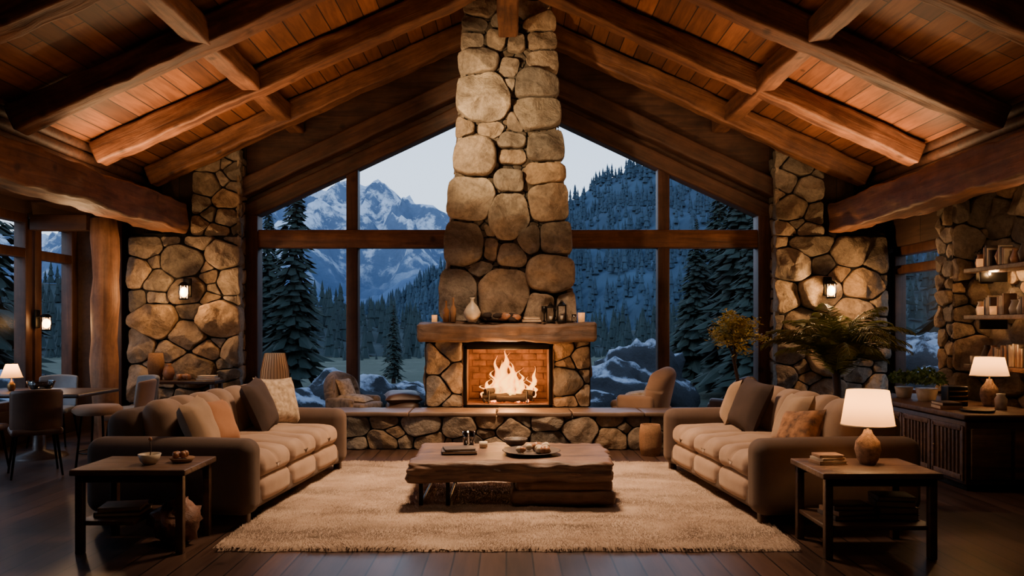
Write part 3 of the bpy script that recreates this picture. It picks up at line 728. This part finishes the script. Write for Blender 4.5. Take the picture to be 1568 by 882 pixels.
lz('votive_glass', [(.001, 0), (.04, 0), (.045, .12), (.04, .12), (.001, .02)], M_CANDLE, .93, 9.72, zm, 16); lz('votive_glass', [(.001, 0), (.035, 0), (.035, .1), (.03, .1), (.001, .02)], M_GLASS2, .84, 9.72, zm, 16)

def lounge(name, M, m, blanket=None):
    b = MB()
    b.rbox((.72, .72, .24), (0, 0, .33), .10, m, 4, 4); b.rbox((.62, .6, .12), (.04, 0, .46), .055, m, 3, 4)
    b.rbox((.20, .74, .62), (0, 0, 0), .095, m, 4, 10, X(-.32, 0, .66, 0, -.22, 0),
           lambda o: Vector((o.x+.10*(o.y/.37)**2, o.y*(1-.38*max(0, o.z/.31)**3), o.z-.10*(o.y/.37)**2*(1 if o.z > 0 else 0))))
    for s in (-1, 1): b.rbox((.5, .12, .2), (-.02, s*.34, .50), .055, m, 3, 3)
    for (x, y) in ((-.28, -.28), (.28, -.28), (-.28, .28), (.28, .28)): b.tube([(x, y, .24), (x*1.1, y*1.1, 0)], [.022, .014], M_DARKW, 8)
    if blanket: b.pillow(.5, .42, .14, blanket, X(.0, 0, .56, 0, .1, .3)); b.pillow(.36, .36, .12, blanket, X(-.16, 0, .7, 0, 1.1, 0))
    b.obj(name, M)
S85 = Matrix.Diagonal((.88, .88, .92, 1))
lounge('lounge_chair', X(1.80, 10.38, 0, 0, 0, pi-.45), M_TAN, M_PC)
lounge('armchair', X(-2.08, 10.42, 0, 0, 0, -.45) @ S85, M_KIL, M_PC)
lounge('armchair', X(3.10, 10.62, 0, 0, 0, pi-.9) @ Matrix.Diagonal((.76, .76, .86, 1)), M_LEATH)
b = MB(); b.rbox((.46, .42, .3), (0, 0, .36), .1, M_LEATH, 4, 6, None, lambda o: o+noise.noise_vector(o*5)*.03)
b.pillow(.5, .44, .16, M_LEATH, X(0, 0, .56, .1, 0, .2)); b.rbox((.4, .36, .21), (0, 0, .105), .02, M_DARKW, 1); b.obj('leather_ottoman', X(-1.40, 10.25, 0))
def dchair(M, m, lg=M_METAL):
    b = MB(); b.rbox((.46, .46, .07), (0, 0, .45), .033, m, 3, 4)
    b.rbox((.06, .46, .42), (0, 0, 0), .028, m, 3, 8, X(-.23, 0, .67, 0, -.14, 0), lambda o: Vector((o.x+.09*(o.y/.23)**2, o.y, o.z-.03*(o.y/.23)**2*(o.z > 0))))
    for sx in (-1, 1):
        for sy in (-1, 1): b.tube([(sx*.17, sy*.17, .43), (sx*.22, sy*.22, 0)], [.016, .010], lg, 8)
    b.obj('dining_chair', M)
dchair(X(-4.80, 7.80, 0, 0, 0, 2.2), M_LEATH)
dchair(X(-5.5, 7.9, 0, 0, 0, 1.4), M_LEATH)
dchair(X(-4.45, 9.05, 0, 0, 0, 3.3), M_TAN)
dchair(X(-4.72, 9.72, 0, 0, 0, -2.2), M_GREY)
dchair(X(-5.75, 9.72, 0, 0, 0, -1.4), M_GREY)
b = MB(); b.lathe([(.001, .60), (.2, .60), (.235, .63), (.235, .66), (.2, .69), (.001, .695)], M_TAN, 24)
for i in range(4):
    a = pi/4+i*pi/2; b.tube([(.15*math.cos(a), .15*math.sin(a), .61), (.21*math.cos(a), .21*math.sin(a), 0)], .012, M_METAL, 8)
b.tube([(.185*math.cos(a*pi/8), .185*math.sin(a*pi/8), .22) for a in range(17)], .008, M_METAL, 6); b.obj('upholstered_stool', X(-4.22, 7.9, 0))
b = MB(); b.rbox((1.4, .9, .045), (0, 0, .735), .02, M_DARKW, 2, 6); b.lathe([(.3, 0), (.28, .03), (.07, .08), (.06, .4), (.1, .71), (.2, .712)], M_DARKW, 20); b.obj('dining_table', X(-5.4, 8.85, 0))
lamp('dining_table_lamp', -5.72, 8.85, .757, .12, .045, .16, .06, .115, 6, M_BRASS)
lz('glass_bowl', bowlp(.15, .12), M_GLASS2, -5.35, 8.8, .757, 24)
b = MB(); b.rbox((.98, .38, .045), (0, 0, .76), .01, M_DARKW, 2, 4); b.rbox((.9, .34, .03), (0, 0, .25), .005, M_DARKW, 1)
for sx in (-1, 1):
    for sy in (-1, 1): b.rbox((.05, .05, .74), (sx*.44, sy*.15, .37), .006, M_DARKW, 1)
b.obj('console_table', X(-4.35, 10.3, 0))
book('console_books', -4.03, 10.32, .783, 0, [(.26, .2, .03, M_BOOKR, 0), (.22, .18, .03, M_PAGE, .1)])
lz('pottery_jar', [(.001, 0), (.05, 0), (.08, .08), (.06, .16), (.03, .2), (.04, .22), (.001, .2)], M_CLAY, -4.55, 10.3, .783)
b = MB()
for i in range(7): b.ball((R.uniform(-.07, .07), R.uniform(-.06, .06), .04), .04, M_CLAY, 8, nz=.5)
b.obj('pinecone_pile', X(-4.32, 10.25, .785))
lz('stoneware_vase', [(.001, 0), (.08, 0), (.11, .2), (.09, .36), (.07, .36), (.001, .1)], M_WICK, -4.73, 10.32, .783)
b = MB(); b.lathe([(.001, 0), (.13, 0), (.13, .02), (.02, .03), (.015, .8), (.001, .8)], M_BARK, 20); b.lathe([(.19, .76), (.18, .9), (.13, 1.14)], M_SHADEW, 28); b.tube([(0, 0, .78), (0, 0, 1.0)], .01, M_BRASS)
for k in range(28):
    a = 2*pi*k/28; b.tube([(.192*math.cos(a), .192*math.sin(a), .76), (.182*math.cos(a), .182*math.sin(a), .9), (.132*math.cos(a), .132*math.sin(a), 1.14)], .004, M_WICK, 4)
b.obj('wicker_floor_lamp', X(-3.14, 10.35, 0))

b = MB(); L = 2.2; D = .85; H = .70
b.rbox((D, L, H-.12), (0, 0, (H-.12)/2+.06), .01, M_DARKW, 1); b.rbox((D+.06, L+.06, .05), (0, 0, H-.025), .012, M_TABLE, 2, 3)
b.rbox((D-.06, L-.06, .07), (0, 0, .035), .005, M_METAL, 1)
for i in range(4):
    y = -L/2+.28+i*.545; xx = -D/2-.008
    for (dy, w2, z, h) in ((-.24, .04, .34, .5), (.24, .04, .34, .5)): b.rbox((.02, w2, h), (xx, y+dy, z), .003, M_TABLE, 1)
    for z in (.12, .57): b.rbox((.02, .48, .05), (xx, y, z), .003, M_TABLE, 1)
    for k in range(6): b.rbox((.014, .02, .42), (xx+.002, y-.16+k*.062, .34), .003, M_TABLE, 1)
    b.ball((xx-.02, y+.19, .36), .012, M_BRASS, 8)
for i in range(2): b.rbox((.36, .02, .46), (-.2+i*.4, -L/2-.008, .34), .004, M_TABLE, 1)
b.obj('sideboard', X(4.58, 8.07, 0))
lamp('table_lamp', 4.84, 7.72, .702, .27, .085, .19, .13, .175, 11, M_LBASE)
def herb(name, x, y, z, r, h, n, m):
    b = MB(); b.lathe([(.001, 0), (r*.6, 0), (r*.8, h*.4), (r*.75, h*.4), (.001, h*.3)], M_CREAM, 16)
    for i in range(n):
        a = R.uniform(0, 2*pi); t = R.uniform(0, 1); rr = r*1.3*math.sqrt(t); zz = h*(.55+.5*R.random()*(1-t*.5)); p = Vector((rr*math.cos(a), rr*math.sin(a), zz))
        q = Vector((R.uniform(-1, 1), R.uniform(-1, 1), R.uniform(.0, 1))).normalized()*.04; w = q.cross(Vector((R.uniform(-1, 1), R.uniform(-1, 1), R.uniform(-1, 1)))).normalized()*.014
        b.add([p-q, p+w, p+q, p-w], [[0, 1, 2, 3]], m)
    b.obj(name, X(x, y, z))
herb('potted_herb', 4.5, 8.25, .702, .14, .34, 320, M_LEAFG); herb('potted_herb', 4.46, 8.65, .702, .12, .30, 260, M_LEAFG)
b = MB(); b.rbox((.2, .14, .2), (0, 0, .1), .01, M_METAL, 1)
for k in range(3): b.rbox((.18, .005, .012), (0, -.073, .05+k*.05), .001, M_BRASS, 1)
b.obj('radio_box', X(4.50, 7.74, .702))
book('cookbook_stack', 4.28, 7.5, .702, 1.4, [(.26, .2, .035, M_BOOKR, 0), (.24, .18, .03, M_BOOKD, .1)])
lz('storage_jar', [(.001, 0), (.05, 0), (.055, .1), (.035, .13), (.04, .15), (.001, .15)], M_CREAM, 4.75, 7.40, .702, 16)
lz('dark_tray', [(.001, 0), (.13, 0), (.15, .02), (.14, .022), (.001, .008)], M_METAL, 4.4, 7.2, .702)
for zz in (1.06, 1.6, 2.12):
    b = MB(); b.rbox((.36, 1.3, .05), (0, 0, 0), .01, M_TABLE, 2, 4)
    for y in (-.5, .5): b.rbox((.3, .03, .12), (.06, y, -.07), .005, M_METAL, 1)
    b.obj('wall_shelf', X(5.28, 7.95, zz))
    b = MB(); y = -.58
    while y < .55:
        k = R.choice('bjvc')
        if k == 'b':
            for q in range(4): h = R.uniform(.16, .24); b.rbox((.14, .026, h), (0, y+q*.03, h/2), .003, R.choice([M_BOOKD, M_BOOKR, M_PAGE]), 1)
            y += .13
        elif k == 'j': b.lathe([(.001, 0), (.05, 0), (.06, .06), (.035, .13), (.042, .15), (.001, .15)], R.choice([M_CLAY, M_CREAM]), 12, (0, y+.03, 0)); y += .12
        elif k == 'c': b.lathe([(.001, 0), (.045, 0), (.05, .09), (.042, .09), (.001, .02)], R.choice([M_CANDLE, M_CREAM, M_PAGE]), 12, (-.06, y+.02, 0)); y += .09
        else: b.lathe([(.001, 0), (.035, 0), (.06, .1), (.025, .19), (.03, .21), (.001, .21)], R.choice([M_POT, M_CREAM, M_CLAY]), 12, (0, y+.03, 0)); y += .12
    b.obj('shelf_pottery_and_books', X(5.22, 7.95, zz+.026))

def sconce(name, x, y, z, nx, ny, watts, sc=1.0):
    b = MB()
    b.rbox((.09*sc, .03, .2*sc), (0, .0, .0), .01, M_METAL, 1); b.tube([(0, 0, .02), (0, -.07, .05), (0, -.12, .02)], .009, M_METAL, 8)
    b.lathe([(.001, -.13*sc), (.045*sc, -.13*sc), (.05*sc, -.115*sc)], M_METAL, 16, (0, -.12, 0))
    b.lathe([(.045*sc, -.115*sc), (.055*sc, -.05*sc), (.045*sc, .02*sc)], M_GLASS2, 16, (0, -.12, 0))
    b.lathe([(.06*sc, .015*sc), (.03*sc, .05*sc), (.001, .06*sc)], M_METAL, 16, (0, -.12, 0))
    b.ball((0, -.12, -.05*sc), .04*sc, M_BULB, 12, (1, 1, 1.35))
    a = math.atan2(nx, -ny); b.obj(name, X(x, y, z, 0, 0, a))
    l = bpy.data.lights.new(name+'_bulb', 'POINT'); l.energy = watts; l.color = (1, .54, .22); l.shadow_soft_size = .05
    o = bpy.data.objects.new(name+'_bulb', l); scene.collection.objects.link(o); o.location = (x+nx*.24, y+ny*.24, z-.05)
sconce('wall_sconce', -4.38, 10.50, 2.03, 0, -1, 40, 1.3)
sconce('wall_sconce', 4.37, 10.50, 2.05, 0, -1, 48, 1.3)
sconce('wall_sconce', 5.30, 8.62, 2.15, 0, -1, 30, 1.35)
sconce('reflection_lantern', 6.05, 9.9, 1.95, -1, 0, 2, 1.0)  # lamp added outside, standing in for a lamp reflection in the glass
sconce('wall_sconce', -6.16, 10.05, 1.6, 1, 0, 10, 1.2)  # lamp added on the mullion, standing in for a glow in the window

# ================================================================= PLANTS
def frond(b, base, az, L, up, m):
    pts = []; K = 14; p = Vector(base); e = up
    for k in range(K+1):
        pts.append(p.copy()); e2 = e-(1.5+.5*math.cos(e))*(k/K)**1.4
        p = p+Vector((math.cos(az)*math.cos(e2), math.sin(az)*math.cos(e2), math.sin(e2)))*L/K
    b.tube(pts, [.009*(1-.8*k/K) for k in range(K+1)], m, 5)
    side = Vector((-math.sin(az), math.cos(az), 0))
    for k in range(3, K*3):
        t = k/(K*3); i = min(K-1, int(t*K)); f = t*K-i; p = pts[i].lerp(pts[i+1], f); tg = (pts[i+1]-pts[i]).normalized()
        ll = L*.24*math.sin(pi*min(1, t*.85+.15))**.7
        for s in (-1, 1):
            d = (side*s+tg*.9+Vector((0, 0, -.2+R.uniform(-.2, .2)))).normalized(); w = tg*.008
            b.add([p-w, p+w, p+d*ll*.6+w*.8-Vector((0, 0, .01)), p+d*ll-Vector((0, 0, .04)), p+d*ll*.6-w*.8-Vector((0, 0, .01))], [[0, 1, 2, 3, 4]], m)
b = MB(); b.lathe([(.001, 0), (.16, 0), (.21, .38), (.22, .50), (.19, .50), (.18, .45), (.001, .45)], M_CREAM, 24)
b.tube([(0, 0, .42), (.02, 0, .7), (0, .02, 1.0)], [.05, .045, .05], M_BARK, 10)
for i in range(46): frond(b, (0, 0, .84+.005*i), i*2.4+R.uniform(-.2, .2), R.uniform(.75, 1.15), R.uniform(.85, 1.52), M_LEAF)
b.obj('potted_palm', X(4.06, 9.50, 0))
b = MB(); b.lathe([(.001, 0), (.13, 0), (.16, .5), (.14, .5), (.001, .45)], M_POT, 20)
trunk = [(0, 0, .45), (.03, 0, .8), (-.03, 0, 1.1), (.02, 0, 1.35)]; b.tube(trunk, [.03, .025, .022, .015], M_BARK, 8)
for i in range(24):
    a = i*2.4; r = R.uniform(.05, .38); e = Vector((r*math.cos(a), r*math.sin(a)*.7, R.uniform(1.36, 1.72)-.45*r)); s0 = Vector((-.01, 0, R.uniform(.95, 1.35)))
    b.tube([s0, s0.lerp(e, .5)+Vector((0, 0, .05)), e], [.01, .007, .003], M_BARK, 5)
    for k in range(90):
        p = e+Vector((R.gauss(0, .06), R.gauss(0, .06), R.gauss(0, .04))); q = Vector((R.uniform(-1, 1), R.uniform(-1, 1), R.uniform(-.6, .3))).normalized()*.034
        w = q.cross(Vector((R.uniform(-1, 1), R.uniform(-1, 1), 1))).normalized()*.012; b.add([p-q, p+w, p+q, p-w], [[0, 1, 2, 3]], M_LEAFY)
b.obj('potted_tree', X(2.99, 10.09, 0))

# ================================================================= OUTSIDE
def conifer(b, x, y, z, H, Rr, mneedle, lev=36, br=13):
    b.tube([(x, y, z), (x, y, z+H)], [H*.018+.03, .01], M_BARK, 6)
    for i in range(lev):
        t = i/lev; rr = Rr*((1-t)**.85)*R.uniform(.7, 1.1)+.03
        for k in range(br):
            zz = z+H*(.10+.90*t)+R.uniform(-1, 1)*H/lev*1.2
            a = 2*pi*(k+R.random()*.8)/br+i; l = rr*R.uniform(.45, 1.12); d = Vector((math.cos(a), math.sin(a), R.uniform(-.15, .2))); s = Vector((-d.y, d.x, 0))
            p0 = Vector((x, y, zz)); p1 = p0+d*l*.5+Vector((0, 0, -.08*l)); p2 = p0+d*l+Vector((0, 0, -.36*l)); w = l*.09+.012
            b.add([p0, p1+s*w, p1-s*w, p2, p1+s*w*1.7+d*l*.25-Vector((0, 0, .22*l)), p1-s*w*1.7+d*l*.25-Vector((0, 0, .22*l))], [[0, 1, 2], [1, 3, 2], [1, 4, 3], [2, 3, 5]], mneedle, False)
TR = MB()
for (x, y, H, r) in [(-5.55, 20, 6.2, 1.0), (-6.7, 21.5, 5.2, 1.0), (-7.7, 18, 7, 1.3), (6.1, 20, 6.6, 1.5), (7.3, 22, 7.6, 1.7), (5.9, 24, 4.9, 1.2), (5.6, 17.5, 4.4, 1.0),
                     (8.4, 19, 8, 1.8), (9.6, 22, 9, 2), (6.9, 25, 6.5, 1.5), (-3.72, 25, 2.25, .5), (-3.1, 34, 2.0, .5)]:
    conifer(TR, x, y, -.35, H+.3, r, M_NEEDLE, 80 if H > 4 else 30, 15)
TR.obj('conifer_grove')
TR = MB()
for s in (-1, 1):
    for i in range(16): conifer(TR, s*R.uniform(10.5, 16), R.uniform(6, 21), -.35, R.uniform(5, 8.5), R.uniform(1.2, 1.9), M_NEEDLE, 28, 10)
TR.obj('roadside_conifers')
def boulders(name, lst):
    b = MB()
    for (x, y, z, r, sx, sz) in lst:
        n = 44; vs = []; fs = []
        for k in range(n//2+1):
            ph = pi*k/(n//2)
            for i in range(n):
                a = 2*pi*i/n; d = Vector((math.sin(ph)*math.cos(a), math.sin(ph)*math.sin(a), math.cos(ph)))
                o_ = Vector((x, y, z)); q = 1+.35*noise.noise(d*1.7+o_)+.22*abs(noise.noise(d*3.5+o_))+.08*noise.noise(d*9)
                vs.append((x+d.x*r*sx*q, y+d.y*r*q, z+d.z*r*sz*q))
        for k in range(n//2):
            for i in range(n): j = (i+1) % n; fs.append([k*n+i, (k+1)*n+i, (k+1)*n+j, k*n+j])
        b.add(vs, fs, M_BOULD)
    b.obj(name)
boulders('snowy_boulders', [(-3.3, 16, -.2, .75, 1.3, .95), (-2.2, 16.6, -.25, .6, 1.6, .8), (-4.3, 15.5, -.3, .6, 1.4, .8), (2.2, 17.5, -.3, .95, 1.4, .95), (3.2, 18, -.05, .95, 1.2, 1.1), (1.6, 16.2, -.35, .55, 1.6, .85), (9.2, 15.5, .1, 1.3, 1.2, 1), (8.0, 14, -.2, .8, 1.4, 1), (-9, 13, -.2, .9, 1.4, 1)])
def field(name, x0, x1, y0, y1, nx, ny, fz, m):
    vs = []; fs = []
    for j in range(ny+1):
        for i in range(nx+1):
            x = x0+(x1-x0)*i/nx; y = y0+(y1-y0)*j/ny; vs.append((x, y, fz(x, y)))
    for j in range(ny):
        for i in range(nx): q = j*(nx+1)+i; fs.append([q, q+1, q+nx+2, q+nx+1])
    b = MB(); b.add(vs, fs, m); return b.obj(name)
field('ground_meadow', -120, 120, -20, 130, 80, 60, lambda x, y: -.4-.022*max(0, y-25)+(.35*noise.noise((x*.12, y*.12, 0)) if y > 13 else 0), M_MEADOW)
def lerp_pts(pts, x):
    if x <= pts[0][0]: return pts[0][1]
    for (a, b), (c, d) in zip(pts, pts[1:]):
        if x <= c: return b+(d-b)*(x-a)/(c-a)
    return pts[-1][1]
def ridge(name, pts, yc, yf, zf, m, amp, fr, nx=150, ny=50, pw=1.2, cn=.03, trees=None):
    pts = [(a*yc, b*yc+1.5) for a, b in pts]; x0, x1 = pts[0][0], pts[-1][0]; H = max(p[1] for p in pts)
    def P(x, t):
        c = lerp_pts(pts, x)+cn*H*noise.noise((x*fr*3, 0, 7))+cn*.6*H*noise.noise((x*fr*9, 0, 3))+cn*.4*H*noise.noise((x*fr*22, 0, 5))
        z = zf+(c-zf)*(1-t)**pw; y = yc+(yf-yc)*t
        k = min(1, t*6)*min(1, (1-t)*3)
        z += amp*k*(noise.ridged_multi_fractal((x*fr, y*fr*.8, 3), 1, 2.1, 6, 1, 2)-1.0)
        return Vector((x+amp*.3*noise.noise((x*fr, t*3, 9)), y, z))
    vs = []; fs = []
    for j in range(-1, ny+1):
        for i in range(nx+1):
            x = x0+(x1-x0)*i/nx
            if j < 0: p = P(x, 0)+Vector((0, (yc-yf)*.3, -H*.5)); vs.append(p)
            else: vs.append(P(x, j/ny))
    for j in range(ny+1):
        for i in range(nx): q = j*(nx+1)+i; fs.append([q, q+1, q+nx+2, q+nx+1])
    b = MB(); b.add(vs, fs, m); b.obj(name)
    if trees:
        n, h0, h1, mt, xa, xb, nm, tp = trees; b = MB()
        for _ in range(n):
            x = R.uniform(xa*yc, xb*yc); t = R.random()**tp*.95; p = P(x, t); h = R.uniform(h0, h1); r = h*.17; vs = []; fs = []
            for (r2, z0, z1) in ((r, .08, .55), (r*.72, .38, .8), (r*.42, .65, 1)):
                o = len(vs); a0 = R.random()
                for i in range(5): vs.append(p+Vector((r2*math.cos(a0+i*pi*.4), r2*math.sin(a0+i*pi*.4), h*z0)))
                vs.append(p+Vector((0, 0, h*z1))); fs += [[o+i, o+(i+1) % 5, o+5] for i in range(5)]
            b.add(vs, fs, mt, False)
        b.obj(nm)
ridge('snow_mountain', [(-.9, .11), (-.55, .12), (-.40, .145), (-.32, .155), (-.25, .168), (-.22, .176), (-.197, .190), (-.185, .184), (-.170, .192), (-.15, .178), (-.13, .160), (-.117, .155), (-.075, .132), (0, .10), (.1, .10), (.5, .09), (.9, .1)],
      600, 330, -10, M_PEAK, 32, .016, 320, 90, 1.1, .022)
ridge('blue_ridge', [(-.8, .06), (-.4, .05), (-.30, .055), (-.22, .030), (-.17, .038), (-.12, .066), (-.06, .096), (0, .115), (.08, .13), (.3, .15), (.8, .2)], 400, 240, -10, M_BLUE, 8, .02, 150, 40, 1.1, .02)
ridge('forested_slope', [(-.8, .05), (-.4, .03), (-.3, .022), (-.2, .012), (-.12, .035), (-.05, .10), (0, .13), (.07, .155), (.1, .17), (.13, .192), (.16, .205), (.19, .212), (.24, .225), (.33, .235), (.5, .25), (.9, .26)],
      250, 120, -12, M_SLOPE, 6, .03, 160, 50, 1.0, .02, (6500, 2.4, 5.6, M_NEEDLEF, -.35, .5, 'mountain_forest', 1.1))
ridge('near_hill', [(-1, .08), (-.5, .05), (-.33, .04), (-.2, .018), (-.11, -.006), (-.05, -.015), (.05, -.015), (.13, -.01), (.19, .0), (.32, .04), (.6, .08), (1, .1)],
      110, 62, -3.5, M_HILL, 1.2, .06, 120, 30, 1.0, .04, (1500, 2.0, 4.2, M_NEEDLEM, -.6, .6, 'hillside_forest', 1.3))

# ================================================================= LIGHT
wd = bpy.data.worlds.new('dusk_sky'); scene.world = wd; wd.use_nodes = True; nt = wd.node_tree
bg = nt.nodes['Background']; tc = N(nt, 'ShaderNodeTexCoord'); sp = N(nt, 'ShaderNodeSeparateXYZ'); nt.links.new(tc.outputs['Generated'], sp.inputs[0])
c = ramp(nt, sp.outputs['Z'], [(0, (.64, .75, .90)), (.2, (.58, .72, .92)), (.4, (.40, .56, .82)), (1, (.18, .30, .56))])
nt.links.new(c, bg.inputs['Color']); bg.inputs['Strength'].default_value = 2.3
sun = bpy.data.lights.new('evening_sun', 'SUN'); sun.energy = .6; sun.color = (.78, .86, 1); sun.angle = .2
o = bpy.data.objects.new('evening_sun', sun); scene.collection.objects.link(o); o.rotation_euler = Euler((math.radians(55), 0, math.radians(-60)))
def light(name, kind, loc, tgt, e, col, **kw):
    l = bpy.data.lights.new(name, kind); l.energy = e; l.color = col
    for k, v in kw.items(): setattr(l, k, v)
    o = bpy.data.objects.new(name, l); scene.collection.objects.link(o); o.location = loc
    if tgt: o.rotation_euler = (Vector(tgt)-Vector(loc)).to_track_quat('-Z', 'Y').to_euler()
    return o
WARM = (1, .57, .27)
light('fire_glow', 'POINT', (0, 10.12, .9), None, 62, (1, .43, .13), shadow_soft_size=.16)
light('fire_glow_front', 'POINT', (0, 9.40, .88), None, 55, (1, .44, .14), shadow_soft_size=.2)
light('chimney_spot', 'SPOT', (-1.4, 7.9, 3.9), (.05, 10, 4.1), 480, (1, .67, .36), spot_size=math.radians(68), spot_blend=1, shadow_soft_size=.08)
light('rug_downlight', 'AREA', (0, 7.5, 4.6), (0, 7.3, 0), 185, (1, .64, .38), shape='DISK', size=.9, spread=math.radians(98))
for s in (-1, 1):
    light('beam_uplight', 'AREA', (s*3.7, 8.9, 3.1), (s*3.2, 8.9, 6.0), 62, WARM, shape='RECTANGLE', size=.5, size_y=2.4)
light('alcove_fill', 'POINT', (-4.95, 8.9, 2.4), None, 22, WARM, shadow_soft_size=.12)  # fill light without a fixture, added to warm the log post and dining side
light('alcove_fill', 'POINT', (5.0, 7.0, 2.5), None, 10, WARM, shadow_soft_size=.12)  # matching fill light added on the right, no fixture
light('entry_fill', 'AREA', (0, 3.0, 4.6), (0, 4.2, 0), 22, (1, .66, .42), shape='DISK', size=1.0)  # unseen overhead fill added to lift the foreground

# ================================================================= CAMERA
cam = bpy.data.cameras.new('camera'); co = bpy.data.objects.new('camera', cam); scene.collection.objects.link(co)
co.location = (0, 0, 1.5); co.rotation_euler = (pi/2, 0, 0)
cam.sensor_width = 36; cam.lens = 27; cam.shift_x = .004; cam.shift_y = .0376; cam.clip_end = 3000; cam.clip_start = .05
scene.camera = co
